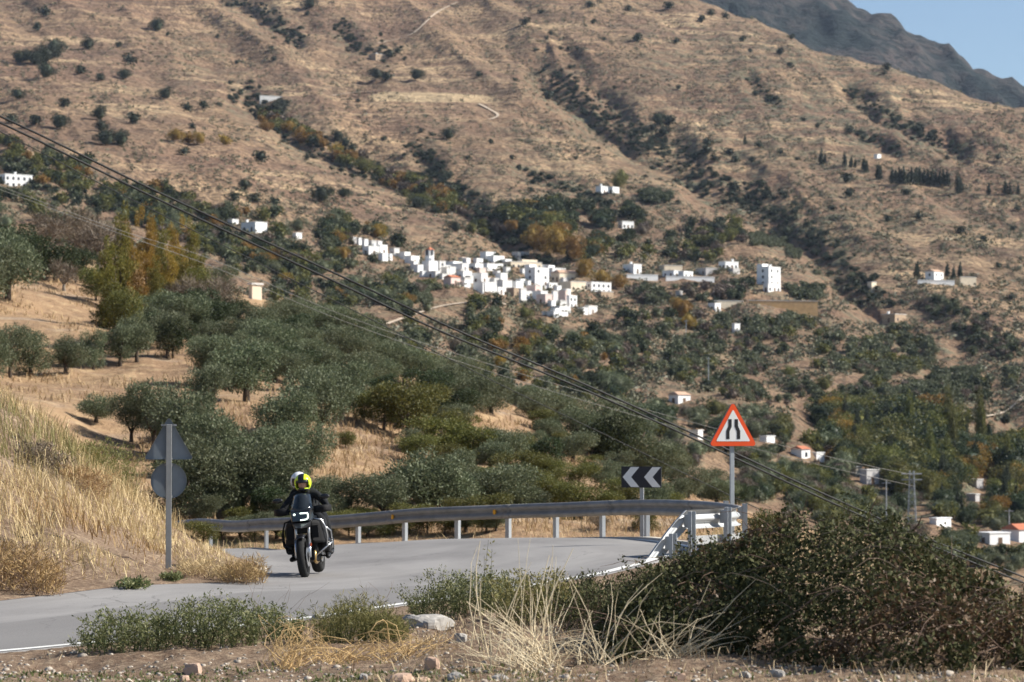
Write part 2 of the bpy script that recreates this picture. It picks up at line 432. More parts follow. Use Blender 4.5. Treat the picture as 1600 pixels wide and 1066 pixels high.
mtn.Z = Z
_, MY = proj(mtn.X, mtn.D, mtn.Z)

ridge = Sheet(-.34, .34, 360, 3000, 5200, 200)
RT = {-600: [(3000, 200), (4300, -250), (5200, -100)], 800: [(3000, 260), (4300, -190), (5200, -80)], 1080: [(3000, 260), (4300, -95), (5200, 0)],
      1310: [(3000, 300), (3700, 120), (4300, -6), (5200, 100)], 1440: [(3000, 320), (3700, 160), (4200, 48), (5200, 200)], 1520: [(3000, 330), (3700, 190), (4150, 92), (5200, 260)],
      1600: [(3000, 340), (3700, 215), (4100, 128), (5200, 300)], 2300: [(3000, 420), (4100, 350), (5200, 600)]}
Y = ctrl_sheet(ridge, RT); PXr = CX + F * ridge.U
sx, sy = PXr * .80 + Y * .60, -PXr * .60 + Y * .80
Y = Y - 26 * (1 - 2.4 * np.abs(fbm(sx / 190, sy / 70, 4, 61)) - .3) * np.clip((ridge.D - 3000) / 300, 0, 1) - 11 * fbm(PXr / 30, Y / 24, 5, 63)
ridge.Z = y2z(Y, ridge.D)

# ---- what a photograph pixel looks at ------------------------------------------------
_DS = {'near': near.d, 'hill': hill.d, 'mtn': mtn.d}
_DALL = np.unique(np.concatenate([near.d, hill.d, mtn.d]))
def hit(xp, yp, only=None):
    rx, ry, rz = ray(xp, yp)
    ds = _DS[only] if only else _DALL
    xs = rx / ry * ds; zr = rz / ry * ds
    if only: g = {'near': near, 'hill': hill, 'mtn': mtn}[only].sample(xs, ds)
    else: g = np.maximum(np.maximum(near.sample(xs, ds), hill.sample(xs, ds)), mtn.sample(xs, ds))
    k = np.nonzero(g >= zr)[0]
    if len(k) == 0: return None
    i = k[0]
    if i == 0: d = ds[0]
    else:
        a0 = zr[i - 1] - g[i - 1]; a1 = g[i] - zr[i]; t = a0 / max(a0 + a1, 1e-9)
        d = ds[i - 1] + (ds[i] - ds[i - 1]) * min(1, max(0, t))
    return Vector((rx / ry * d, d, rz / ry * d))

# ------------------------------------------------------------------ terrain materials
def mountain_mat():
    t = MT('mountain_grass'); p = t.n('ShaderNodeNewGeometry').outputs['Position']
    a = t.n('ShaderNodeAttribute'); a.attribute_name = 'veg'; veg = a.outputs['Fac']
    e = t.n('ShaderNodeAttribute'); e.attribute_name = 'earth'; earth = e.outputs['Fac']
    big = t.noise(p, 1 / 70, 7, .6); band = t.noise(t.mapv(p, (.011, .011, .16)), 1.0, 7, .62); fine = t.noise(p, .22, 6, .62)
    mid = t.noise(p, .05, 5, .6); vf = t.noise(p, .55, 4, .6); huge = t.noise(p, 1 / 210, 5, .6); patch = t.ramp(t.noise(p, 1 / 110, 6, .65), .42, .60)
    fa = t.n('ShaderNodeAttribute'); fa.attribute_name = 'field'; field = fa.outputs['Fac']
    c = t.mix(t.ramp(big, .36, .62), (.395, .262, .158), (.225, .145, .095))
    c = t.mix(t.math('MULTIPLY', t.ramp(huge, .46, .60), .7), c, (.235, .14, .10))
    c = t.mix(t.math('MULTIPLY', t.math('MULTIPLY', t.ramp(band, .46, .62), patch), .95), c, (.70, .51, .305))
    c = t.mix(t.math('MULTIPLY', t.ramp(band, .47, .38), .7), c, (.19, .12, .085))
    c = t.mix(t.math('MULTIPLY', t.ramp(fine, .50, .40), .8), c, (.125, .088, .066))
    c = t.mix(t.math('MULTIPLY', t.ramp(vf, .50, .38), .7), c, (.11, .085, .062))
    c = t.mix(t.math('MULTIPLY', t.ramp(vf, .58, .70), .6), c, (.62, .46, .29))
    c = t.mix(field, c, (.52, .385, .235))
    c = t.mix(earth, c, t.mix(t.ramp(mid, .35, .65), (.21, .135, .09), (.33, .225, .145)))
    g = t.math('MULTIPLY', t.ramp(t.math('ADD', t.math('MULTIPLY', fine, .55), t.math('MULTIPLY', mid, .45)), .50, .56), veg)
    c = t.mix(g, c, t.mix(t.ramp(fine, .5, .7), (.125, .125, .085), (.19, .18, .12)))
    t.col(c); t.rough(.95, .05)
    h = t.math('ADD', t.math('MULTIPLY', fine, 1.0), t.math('MULTIPLY', band, 1.4)); t.bump(t.math('ADD', h, t.math('MULTIPLY', mid, 2.5)), 5.0, 1.0)
    return t.m

def dry_slope_mat(name, cs, big_s, fine_s, bd):
    t = MT(name); p = t.n('ShaderNodeNewGeometry').outputs['Position']
    big = t.noise(p, big_s, 6, .6); fine = t.noise(p, fine_s, 7, .65); band = t.noise(t.mapv(p, (.15, .15, 1.2)), 1.0, 5)
    c = t.mix(t.ramp(big, .38, .62), cs[0], cs[1])
    c = t.mix(t.math('MULTIPLY', t.ramp(fine, .5, .68), .75), c, cs[2])
    c = t.mix(t.math('MULTIPLY', t.ramp(fine, .46, .32), .7), c, cs[3])
    c = t.mix(t.math('MULTIPLY', t.ramp(band, .58, .7), .4), c, cs[4])
    t.col(c); t.rough(.95, .05); t.bump(fine, bd, .8)
    return t.m

M = {}
M['mountain'] = mountain_mat()
M['hill'] = dry_slope_mat('dry_earth', [(.33, .22, .13), (.255, .165, .102), (.45, .325, .19), (.18, .12, .08), (.38, .32, .26)], .06, 1.1, .35)
M['ground'] = dry_slope_mat('verge_dirt', [(.225, .16, .112), (.165, .112, .078), (.40, .31, .21), (.09, .06, .042), (.34, .29, .235)], .5, 11.0, .05)

def ridge_mat():
    t = MT('dark_ridge'); p = t.n('ShaderNodeNewGeometry').outputs['Position']
    big = t.noise(p, 1 / 190, 7, .6); fine = t.noise(p, 1 / 22, 6, .65)
    c = t.mix(t.ramp(big, .42, .58), (.028, .036, .036), (.092, .076, .07))
    c = t.mix(t.math('MULTIPLY', t.ramp(fine, .56, .44), .85), c, (.02, .028, .028))
    t.col(c); t.rough(.95, .05); t.bump(fine, 22, .9); return t.m
M['ridge'] = ridge_mat()

def asphalt_mat():
    t = MT('asphalt'); p = t.n('ShaderNodeNewGeometry').outputs['Position']
    uv = t.n('ShaderNodeUVMap').outputs[0]; sep = t.n('ShaderNodeSeparateXYZ'); t.link(uv, sep.inputs[0]); tt = sep.outputs[1]
    grain = t.noise(p, 55, 3, .7); blot = t.noise(t.mapv(uv, (.25, 5.0, 1)), 1.0, 5, .6); big = t.noise(p, .6, 4)
    c = t.mix(t.ramp(blot, .35, .65), (.178, .168, .163), (.268, .255, .244))
    c = t.mix(t.math('MULTIPLY', t.ramp(big, .4, .7), .25), c, (.23, .22, .21))
    a = t.n('ShaderNodeAttribute'); a.attribute_name = 'old'
    c = t.mix(t.math('MULTIPLY', a.outputs['Fac'], .8), c, (.155, .147, .142))
    c = t.mix(t.math('MULTIPLY', t.ramp(grain, .4, .75), .4), c, (.37, .36, .345))
    ck = t.n('ShaderNodeTexVoronoi'); ck.feature = 'DISTANCE_TO_EDGE'; ck.inputs['Scale'].default_value = .55; wq = t.n('ShaderNodeTexNoise'); wq.inputs['Scale'].default_value = 1.6; wq.inputs['Detail'].default_value = 4; t.link(p, wq.inputs['Vector']); wa = t.n('ShaderNodeVectorMath'); wa.operation = 'MULTIPLY_ADD'; t.link(wq.outputs['Color'], wa.inputs[0]); wa.inputs[1].default_value = (1.1, 1.1, 0); t.link(t.mapv(p, (1, .4, 0)), wa.inputs[2]); t.link(wa.outputs[0], ck.inputs['Vector'])
    wv = t.noise(p, .35, 4); c = t.mix(t.math('MULTIPLY', t.math('LESS_THAN', ck.outputs['Distance'], .007), t.math('MULTIPLY', t.ramp(wv, .5, .60), .6)), c, (.09, .085, .082))
    t.col(c); t.rough(.85, .25); t.bump(grain, .006, .6); return t.m
M['asphalt'] = asphalt_mat()
M['paint'] = plain('road_paint', (.72, .71, .67), .7, var=.12, scale=3)
M['concrete'] = plain('concrete', (.46, .42, .36), .9, var=.2, scale=4)

# ------------------------------------------------------------------ terrain objects
Zg = near.Z - np.where(inr, .07, 0)
tag(link('ground', near.mesh('ground', M['ground'], Zg)), 'dry brown verge and dirt banks round the bend', kind='structure')
tag(link('hillside', hill.mesh('hillside', M['hill'])), 'terraced dry hillside with olive trees behind the road', kind='structure')

def belt(xp, yp):
    """how wooded the mountainside is at a photograph pixel, 0..1"""
    v = np.zeros(np.shape(xp))
    for poly, k in BELTS: v = np.where(inpoly(xp, yp, poly), np.maximum(v, k), v)
    return v
BELTS = [([(-400, 330), (120, 300), (330, 345), (560, 345), (700, 345), (800, 345), (960, 290), (1130, 300), (1300, 400), (1330, 440), (1600, 560), (2000, 700), (2000, 1000), (-400, 1000)], .55)]
me = mtn.mesh('mountainside', M['mountain'])
vy = MY; vx = PX
wob = 30 * fbm(vx / 90, vy / 90, 3, 51)
veg = np.clip(.25 + .5 * np.clip((vx - 700) / 500, 0, 1) * np.clip((480 - vy) / 200, 0, 1) + .6 * fbm(vx / 150, vy / 90, 4, 53) + .8 * gul, 0, 1)
veg = np.maximum(veg, belt(vx + wob, vy + wob) * 1.1)
mtn.attr(me, 'veg', np.clip(veg, 0, 1))
mtn.attr(me, 'field', inpoly(vx + wob * .12, vy + wob * .05, [(572, 151), (600, 143), (700, 146), (765, 150), (792, 156), (770, 161), (640, 160), (590, 158)]).astype(float))
mtn.attr(me, 'earth', np.clip(belt(vx + wob, vy + wob) * 1.0 + .35 * gul + np.exp(-((vx - 800) / 120) ** 2 - ((vy - 185) / 28) ** 2) * .6, 0, 1))
tag(link('mountainside', me), 'wide tan mountainside with dry terraces and gullies', kind='structure')
tag(link('far_mountain', ridge.mesh('far_mountain', M['ridge'])), 'dark wooded mountain behind the tan slope', kind='structure')

# road -----------------------------------------------------------------------------
def ribbon(name, A, B, m, lift, mat, skirt=0.0, attrs=None):
    """strip between the polylines A and B laid on the ground"""
    n = len(A); t = np.linspace(0, 1, m + 1)
    P = A[:, None, :] * (1 - t)[None, :, None] + B[:, None, :] * t[None, :, None]
    z = ground(P[..., 0], P[..., 1]) + (lift[:, None] if np.ndim(lift) else lift)
    V = np.concatenate([P, z[..., None]], -1)
    if skirt:
        V = np.concatenate([V[:, :1] - [0, 0, skirt], V, V[:, -1:] - [0, 0, skirt]], 1); t = np.concatenate([[0], t, [1]])
    k = V.shape[1]
    i, j = np.meshgrid(np.arange(n - 1), np.arange(k - 1), indexing='ij'); a = (i * k + j).ravel()
    Q = np.stack([a, a + k, a + k + 1, a + 1], 1)
    me = mesh_np(name, V.reshape(-1, 3), Q, mat, smooth=True)
    if attrs is not None:
        s = np.concatenate([[0], np.cumsum(np.hypot(*np.diff((A + B) / 2, axis=0).T))])
        uvl = me.uv_layers.new(name='UVMap'); li = np.empty(len(me.loops), np.int32); me.loops.foreach_get('vertex_index', li)
        S, Tt = np.meshgrid(s, t, indexing='ij'); uv = np.stack([S.ravel()[li], Tt.ravel()[li]], 1).astype(np.float32)
        uvl.data.foreach_set('uv', uv.ravel())
        q = me.attributes.new('old', 'FLOAT', 'POINT'); q.data.foreach_set('value', attrs(V[..., 0].ravel(), V[..., 1].ravel()).astype(np.float32))
    return me

def old_strip(x, y):
    # the older surface of the through road, nearest the verge
    return inpoly(x, y, [(-18, 18), (-8.5, 26.7), (-5.8, 29.1), (-3.45, 34.4), (-.9, 36.2), (1.5, 39.6), (3.5, 42.6), (3.5, 20), (-16, 8)]).astype(float)
tag(link('road', ribbon('road', R_OUT, R_IN, 110, 0.0, M['asphalt'], .25, old_strip)), 'grey asphalt hairpin road', kind='structure')
def offset(A, w):
    T = np.gradient(A, axis=0); N_ = np.stack([-T[:, 1], T[:, 0]], 1); N_ /= np.linalg.norm(N_, axis=1, keepdims=True)
    mid = (R_OUT + R_IN) / 2
    sgn = np.sign((N_ * (mid - A)).sum(1)).mean(); return A + N_ * w * (1 if sgn > 0 else -1)
wear = 0.0
tag(link('road_edge_line', ribbon('road_edge_line', offset(R_OUT, .10), offset(R_OUT, .26), 1, .005, M['paint'])), 'white painted edge line along the outer side of the bend', kind='structure')
OUTS = R_OUT[:98]
gut = ribbon('concrete_gutter', offset(R_OUT, -.02)[:96], offset(R_OUT, -.42)[:96], 2, .035, M['concrete'], .2)
tag(link('concrete_gutter', gut), 'pale concrete strip under the guardrail', kind='structure')
cur = ribbon('inner_kerb', offset(R_IN, -.01)[50:94], offset(R_IN, -.26)[50:94], 2, .06 * np.sin(np.linspace(0, 3.14, 44)) ** .5 - .01, M['concrete'], .2)
tag(link('inner_kerb', cur), 'pale worn concrete kerb on the inside of the bend', kind='structure')
# ================================================================== ROAD FURNITURE
M['galv'] = plain('galvanised_steel', (.27, .27, .265), .5, .2, .5, .12, 5)
M['galv_sunlit'] = plain('sunlit_galvanised_steel', (.37, .38, .385), .5, .2, .4, .12, 4)  # rail steel painted lighter to carry the sunlight on the turned-down end
M['galv_dull'] = plain('dull_galvanised_steel', (.36, .385, .41), .6, .35, .4, .1, 8)
M['sign_back'] = plain('sign_back_grey', (.18, .205, .23), .6, .1, .3, .08, 6)
M['sign_red'] = plain('sign_red', (.80, .085, .015), .4, 0, .4, .05)
M['sign_white'] = plain('sign_white', (.78, .78, .76), .4, 0, .4, .04)
M['sign_black'] = plain('sign_black', (.012, .012, .014), .45, 0, .4, .1)
M['chev_black'] = plain('chevron_black', (.016, .016, .024), .45, 0, .4, .1)
M['amber'] = plain('amber_reflector', (.65, .30, .01), .3, 0, .5, .05)

RAILC = [(-17, 81), (-13, 76.6), (-9.58, 73), (-8.3, 70), (-6.25, 64.6), (-4.95, 62), (-3.7, 60.2), (-2.48, 58.5), (-1.28, 57), (-.14, 56), (.9, 54.5), (1.83, 53),
         (2.62, 51.2), (3.3, 49.2), (3.76, 47.2), (3.98, 45.3), (3.92, 44.2), (3.68, 43.5), (3.03, 42.7), (2.62, 42.25), (2.06, 41.6)]
rc = catmull(RAILC, 8)
# arclength resample
def resample(P, step):
    s = np.concatenate([[0], np.cumsum(np.hypot(*np.diff(P[:, :2], axis=0).T))]); n = int(s[-1] / step)
    q = np.linspace(0, s[-1], n + 1); return np.stack([np.interp(q, s, P[:, k]) for k in range(P.shape[1])], 1), q
rc, rs = resample(rc, .25)
RT_ = s_end = rs[-1]
T = np.gradient(rc, axis=0); T /= np.linalg.norm(T, axis=1, keepdims=True)
Nin = np.stack([T[:, 1], -T[:, 0]], 1)                    # toward the road
ctr = np.array([-1.5, 48.0])
if ((ctr - rc) * Nin).sum(1).mean() < 0: Nin = -Nin
zg = ground(rc[:, 0] + Nin[:, 0] * .75, rc[:, 1] + Nin[:, 1] * .75)
k = 9; zg = np.convolve(np.pad(zg, k, 'edge'), np.ones(2 * k + 1) / (2 * k + 1), 'valid')
ramp = np.clip((rs - (s_end - 1.25)) / 1.1, 0, 1); ztop = zg + .77 - .83 * ramp ** 1.1
zrail = ztop
guard = thing('guardrail', 'grey steel guardrail curving round the outside of the bend', 'guardrail', (float(rc[len(rc) // 2][0]), float(rc[len(rc) // 2][1]), float(zg[len(rc) // 2])))
G0 = Vector(guard.location)
prof = [(.00, 0), (.035, -.008), (.08, -.05), (.082, -.09), (.03, -.125), (.012, -.155), (.03, -.185), (.082, -.22), (.08, -.26), (.035, -.302), (0, -.31)]
prof = prof + [(a - .012, b) for a, b in prof[::-1]]
V = []; 
for i in range(len(rc)):
    for a, b in prof: V.append((rc[i][0] + Nin[i][0] * a - G0.x, rc[i][1] + Nin[i][1] * a - G0.y, ztop[i] + b - G0.z))
n = len(prof); m = len(rc)
Q = [(i * n + j, i * n + (j + 1) % n, (i + 1) * n + (j + 1) % n, (i + 1) * n + j) for i in range(m - 1) for j in range(n)]
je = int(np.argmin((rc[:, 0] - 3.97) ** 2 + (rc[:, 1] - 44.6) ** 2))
M['galv_shaded'] = plain('shaded_weathered_steel', (.205, .20, .192), .55, .15, .35, .22, 3)  # mottled rail steel, its base darkened to hold the shade on the beam
link('rail_beam', mesh_np('rail_beam', V[:(je + 1) * n], Q[:je * n], M['galv_shaded'], True), guard)
link('end_terminal', mesh_np('end_terminal', V[je * n:], [tuple(i - je * n for i in q) for q in Q[je * n:]], M['galv_sunlit'], True), guard)
for q in range(10, m - 12, 16):                           # lapped joints between the beams
    V = [(rc[i][0] + Nin[i][0] * (a + .005) - G0.x, rc[i][1] + Nin[i][1] * (a + .005) - G0.y, ztop[i] + b - G0.z) for i in (q, q + 1) for a, b in prof[:11]]
    Q = [(j, j + 1, 11 + j + 1, 11 + j) for j in range(10)]
    link('lap_joint', mesh_np('lap_joint', V, Q, M['galv_shaded']), guard).modifiers.new('Solidify', 'SOLIDIFY').thickness = .004
POSTX = [(-13, 76.6), (-8.3, 70.1), (-6.25, 64.7), (-3.7, 60.3), (-2.48, 58.7), (-1.28, 57.2), (-.14, 56.1), (.9, 54.7), (1.83, 53.1), (2.62, 51.4), (3.4, 49.2), (3.86, 47.0), (4.05, 45.2), (3.72, 43.3), (3.0, 42.45), (2.6, 42.05)]
for i, (x, y) in enumerate(POSTX):
    j = int(np.argmin((rc[:, 0] - x) ** 2 + (rc[:, 1] - y) ** 2))
    px, py = rc[j] - Nin[j] * .09; zt = ztop[j] + (.03 if 11 <= i <= 13 else -.02); zb = float(ground(px, py)) - .3
    b = MB()                                              # open C section
    for (x0, x1, y0, y1) in ((-.06, .06, -.008, .004), (-.06, -.052, .004, .07), (.052, .06, .004, .07)): b.box(x0, x1, y0, y1, zb - zt, 0)
    o = b.build('post', M['galv_dull'], guard); o.location = Vector((px, py, zt)) - G0
    o.rotation_euler.z = math.atan2(Nin[j][1], Nin[j][0]) + math.pi / 2
    s = MB(); s.box(-.05, .05, -.095, -.012, -.27, -.05); s.build('spacer', M['galv_dull'], o)
for xp in (620, 781):
    j = int(np.argmin(np.abs(CX + F * rc[:m // 2 + 30, 0] / rc[:m // 2 + 30, 1] - xp)))
    b = MB(); b.box(-.035, .035, -.02, .02, -.05, .05); o = b.build('reflector', M['amber'], guard, bevel=.006)
    o.location = Vector((rc[j][0] + Nin[j][0] * .05, rc[j][1] + Nin[j][1] * .05, ztop[j] - .155)) - G0
    o.rotation_euler.z = math.atan2(Nin[j][1], Nin[j][0]) + math.pi / 2
# short lower rail and end plate at the turned-down end
b = MB(); j0 = int(np.argmin((rc[:, 0] - 3.95) ** 2 + (rc[:, 1] - 44.3) ** 2)); j1 = int(np.argmin((rc[:, 0] - 2.75) ** 2 + (rc[:, 1] - 42.35) ** 2))
pts = [(rc[j][0] - Nin[j][0] * .03 - G0.x, rc[j][1] - Nin[j][1] * .03 - G0.y, zg[j] + .27 - G0.z) for j in range(j0, j1, 2)]
for q in range(len(pts) - 1):
    a, c = pts[q], pts[q + 1]
    b.hexa([(a[0], a[1], a[2] - .07), (c[0], c[1], c[2] - .07), (c[0] + .02, c[1] + .02, c[2] - .07), (a[0] + .02, a[1] + .02, a[2] - .07), (a[0], a[1], a[2] + .07), (c[0], c[1], c[2] + .07), (c[0] + .02, c[1] + .02, c[2] + .07), (a[0] + .02, a[1] + .02, a[2] + .07)])
b.build('lower_rail', M['galv_sunlit'], guard)

def rounded(poly, r, n=5):
    out = []
    m = len(poly)
    for i in range(m):
        p = Vector(poly[i]).to_2d(); a = (Vector(poly[i - 1]).to_2d() - p).normalized(); c = (Vector(poly[(i + 1) % m]).to_2d() - p).normalized()
        half = math.acos(max(-1, min(1, a.dot(c)))) / 2; tl = r / math.tan(half); cc = p + (a + c).normalized() * (r / math.sin(half))
        p0 = p + a * tl; p1 = p + c * tl; v0 = p0 - cc; v1 = p1 - cc; ang = v0.angle_signed(v1)
        for q in range(n + 1):
            t = -ang * q / n
            out.append((cc.x + v0.x * math.cos(t) - v0.y * math.sin(t), cc.y + v0.x * math.sin(t) + v0.y * math.cos(t)))
    return out

def tri(S, z0, r):   # equilateral, base at z0
    return rounded([(-S / 2, z0), (S / 2, z0), (0, z0 + S * .866)], r)

def pole_mb(h, w=.08, d=.04, below=.4):
    b = MB(); b.box(-w / 2, w / 2, -d / 2, d / 2, -below, h); return b

# --- warning sign seen from the front
p = at(1144, 850, 46.4); p.z = float(ground(p.x, p.y))
ws = thing('warning_sign', 'red and white triangular road narrows warning sign above the guardrail end', 'road sign', p, (0, 0, math.radians(17)))
S = .93; z0 = (at(1144, 697, 46.4).z - p.z)
pole_mb(z0 + S * .7).build('pole', M['galv_dull'], ws, bevel=.006)
f = MB(); f.plate(tri(S, z0, .045), -.062, -.046); f.build('red_border', M['sign_red'], ws)
f = MB(); f.plate(tri(S - .17 * 1.55, z0 + .085, .015), -.066, -.0615); fw = f.build('white_face', M['sign_white'], ws)
def bar(pts): 
    f = MB(); f.plate([(x, z0 + z) for x, z in pts], -.070, -.0665); f.build('black_mark', M['sign_black'], ws)
bar([(-.135, .125), (-.072, .125), (-.072, .262), (-.030, .352), (-.030, .485), (-.093, .485), (-.093, .362), (-.135, .272)])
bar([(.135, .125), (.135, .272), (.093, .362), (.093, .485), (.030, .485), (.030, .352), (.072, .262), (.072, .125)])
f = MB(); f.plate(tri(S + .012, z0 - .004, .047), -.045, -.020); f.build('back_plate', M['sign_back'], ws)

# --- chevron board
p = at(1003, 838, 52.3); p.z = float(ground(p.x, p.y)) 
cs = thing('chevron_sign', 'black and white chevron board pointing to the inside of the bend behind the guardrail', 'road sign', p, (0, 0, math.radians(-14)))
zt = at(1003, 729, 52.3).z - p.z; zb = at(1003, 762, 52.3).z - p.z
pole_mb(zt - .05).build('pole', M['galv_dull'], cs, bevel=.006)
W = .83; H = zt - zb
f = MB(); f.plate(rounded([(-W / 2, zb), (W / 2, zb), (W / 2, zt), (-W / 2, zt)], .02, 3), -.06, -.025); f.build('board', M['chev_black'], cs)
for x0 in (-.385, .06):
    zm = (zb + zt) / 2; h = H / 2 - .012
    f = MB(); f.plate([(x0, zm), (x0 + .17, zm - h), (x0 + .345, zm - h), (x0 + .175, zm), (x0 + .345, zm + h), (x0 + .17, zm + h)], -.064, -.0605); f.build('white_chevron', M['sign_white'], cs)

# --- sign post seen from behind
p = at(263, 901, 38.0); p.z = float(ground(p.x, p.y)) - .02
bs = thing('road_sign', 'grey triangular and round road signs seen from behind on a post by the dry bank', 'road sign', p, (0, 0, math.radians(9)))
k = 38.0 / F
zz = lambda yp: at(263, yp, 38.0).z - p.z
pole_mb(zz(663), .085, .045).build('pole', M['galv'], bs, bevel=.006)
def flanged(poly, name):
    c = (sum(q[0] for q in poly) / len(poly), sum(q[1] for q in poly) / len(poly))
    f = MB(); f.plate(poly, .050, .056)
    n = len(poly); inn = [(c[0] + (x - c[0]) * .985, c[1] + (z - c[1]) * .985) for x, z in poly]
    for i in range(n):
        j = (i + 1) % n
        f.hexa([(poly[i][0], .018, poly[i][1]), (poly[j][0], .018, poly[j][1]), (poly[j][0], .0495, poly[j][1]), (poly[i][0], .0495, poly[i][1]),
                (inn[i][0], .018, inn[i][1]), (inn[j][0], .018, inn[j][1]), (inn[j][0], .0495, inn[j][1]), (inn[i][0], .0495, inn[i][1])])
    return f.build(name, M['sign_back'], bs)
flanged(tri(.735, zz(718), .03), 'triangular_plate')
zc = (zz(724) + zz(779)) / 2; R = .265
flanged([(R * math.cos(2 * math.pi * i / 40), zc + R * math.sin(2 * math.pi * i / 40)) for i in range(40)], 'round_plate')
for z in (zz(664.5), zz(717), zz(727), zz(776)):
    w = .115 if z > zz(690) else .06
    f = MB(); f.box(-w, w, .024, .047, z - .014, z + .014); f.build('bracket', M['galv'], bs)
    
# ================================================================== MOTORCYCLE
M['moto_black'] = plain('moto_black', (.010, .010, .012), .32, 0, .5, .2, 12)
M['moto_satin'] = plain('moto_satin_black', (.010, .010, .011), .7, 0, .18, .2, 12)
M['tyre'] = plain('tyre_rubber', (.018, .018, .018), .85, 0, .2, .3, 40)
M['silver'] = plain('moto_silver', (.55, .56, .58), .3, .9, .5, .08, 9)
M['brass'] = plain('exhaust_header', (.55, .36, .14), .35, .85, .5, .15, 9)
M['suit'] = plain('riding_suit', (.016, .017, .019), .85, 0, .15, .35, 14)
M['glove'] = plain('glove_leather', (.014, .014, .015), .6, 0, .3, .3, 20)
M['boot'] = plain('boot_leather', (.012, .012, .013), .5, 0, .3, .3, 20)
M['skin'] = plain('skin', (.55, .30, .22), .55, 0, .35, .1, 8)
M['orange_ref'] = plain('orange_reflector', (.75, .12, .02), .3, 0, .5, .05)
M['helmet_white'] = plain('helmet_white', (.74, .75, .77), .25, 0, .5, .04)
M['seat'] = plain('seat_vinyl', (.02, .02, .021), .7, 0, .3, .3, 18)
t = MT('headlamp_glow'); t.col((.9, .95, .9)); t.b.inputs['Emission Color'].default_value = (.85, 1.0, .88, 1); t.b.inputs['Emission Strength'].default_value = 1.8; M['glow'] = t.m
t = MT('smoked_screen'); t.col((.02, .025, .03)); t.rough(.12, .5); t.b.inputs['Alpha'].default_value = .8; M['screen'] = t.m
t = MT('helmet_yellow'); g = t.n('ShaderNodeTexCoord').outputs['Object']; sep = t.n('ShaderNodeSeparateXYZ'); t.link(g, sep.inputs[0])
ax = t.math('ABSOLUTE', t.math('ADD', sep.outputs[0], .01)); t.col(t.mix(t.ramp(ax, .046, .052), (.014, .014, .016), (.60, .78, .02))); t.rough(.25, .5); M['helmet_yellow'] = t.m

bp = at(477, 905.5, 38.5); bp.z = float(ground(bp.x, bp.y))
BROT = (0, math.radians(-6.0), math.radians(-4.0))
BS = .935
bk_off = Matrix.Rotation(BROT[2], 3, 'Z') @ Vector((0, .78 * BS, 0))
bp = Vector((bp.x, bp.y, bp.z)) + bk_off; bp.z = float(ground(bp.x, bp.y)) + .0
moto = thing('motorcycle', 'black touring motorcycle with a lit headlamp leaning through the bend', 'motorcycle', bp, BROT, None, BS)
def mb(): return MB()
tp = lambda r, w: [(-w * .32, r - w * .62), (-w * .5, r - w * .42), (-w * .47, r - w * .24), (-w * .3, r - w * .07), (0, r), (w * .3, r - w * .07), (w * .47, r - w * .24), (w * .5, r - w * .42), (w * .32, r - w * .62)]
for nm, y, w in (('front_wheel', -.78, .128), ('rear_wheel', .75, .175)):
    e = link(nm, None, moto, (0, y, .33))
    b = mb(); b.lathe((0, 0, 0), (1, 0, 0), tp(.33, w), 40, True); b.build('tyre', M['tyre'], e, True)
    b = mb(); b.lathe((0, 0, 0), (1, 0, 0), [(-.05, .245), (-.055, .262), (-.03, .268), (0, .25), (.03, .268), (.055, .262), (.05, .245), (0, .232)], 36, True)
    for q in range(10):
        a = 2 * math.pi * q / 10
        b.tube([(.02 * (-1) ** q, .04 * math.cos(a), .04 * math.sin(a)), (.02 * (-1) ** q, .24 * math.cos(a), .24 * math.sin(a))], .011, 6)
    b.lathe((0, 0, 0), (1, 0, 0), [(-.06, .045), (.06, .045)], 16); b.build('rim', M['moto_satin'], e)
    for sx_ in ((-1, 1) if y < 0 else (1,)):
        b = mb(); b.lathe((sx_ * .078, 0, 0), (1, 0, 0), [(-.003, .155), (.003, .155), (.003, .08), (-.003, .08)], 28, True); b.build('brake_disc', M['silver'], e)
b = mb(); vs = []
for i in range(11):
    a = math.radians(58 + i * 9); 
    for x, rr in ((-.075, .345), (-.05, .372), (0, .382), (.05, .372), (.075, .345)): vs.append((x, -.78 - rr * math.cos(a) * .98, .33 + rr * math.sin(a)))
b.add(vs, [(i * 5 + j, i * 5 + j + 1, (i + 1) * 5 + j + 1, (i + 1) * 5 + j) for i in range(10) for j in range(4)]); o = b.build('front_mudguard', M['moto_black'], moto, True)
o.modifiers.new('Solidify', 'SOLIDIFY').thickness = .006
for sx_ in (-1, 1):
    b = mb(); b.tube([(sx_ * .105, -.78, .33), (sx_ * .105, -.66, .60)], [.032, .030], 12); b.tube([(sx_ * .105, -.66, .60), (sx_ * .105, -.50, .98)], .024, 12); b.build('fork_leg', M['silver'], moto, True)
    b = mb(); b.box(sx_ * .085 - .022, sx_ * .085 + .022, -.70, -.60, .36, .47); b.build('brake_caliper', M['moto_satin'], moto, bevel=.01)
b = mb(); b.box(.125, .15, -.735, -.72, .50, .55); b.build('fork_reflector', M['orange_ref'], moto)
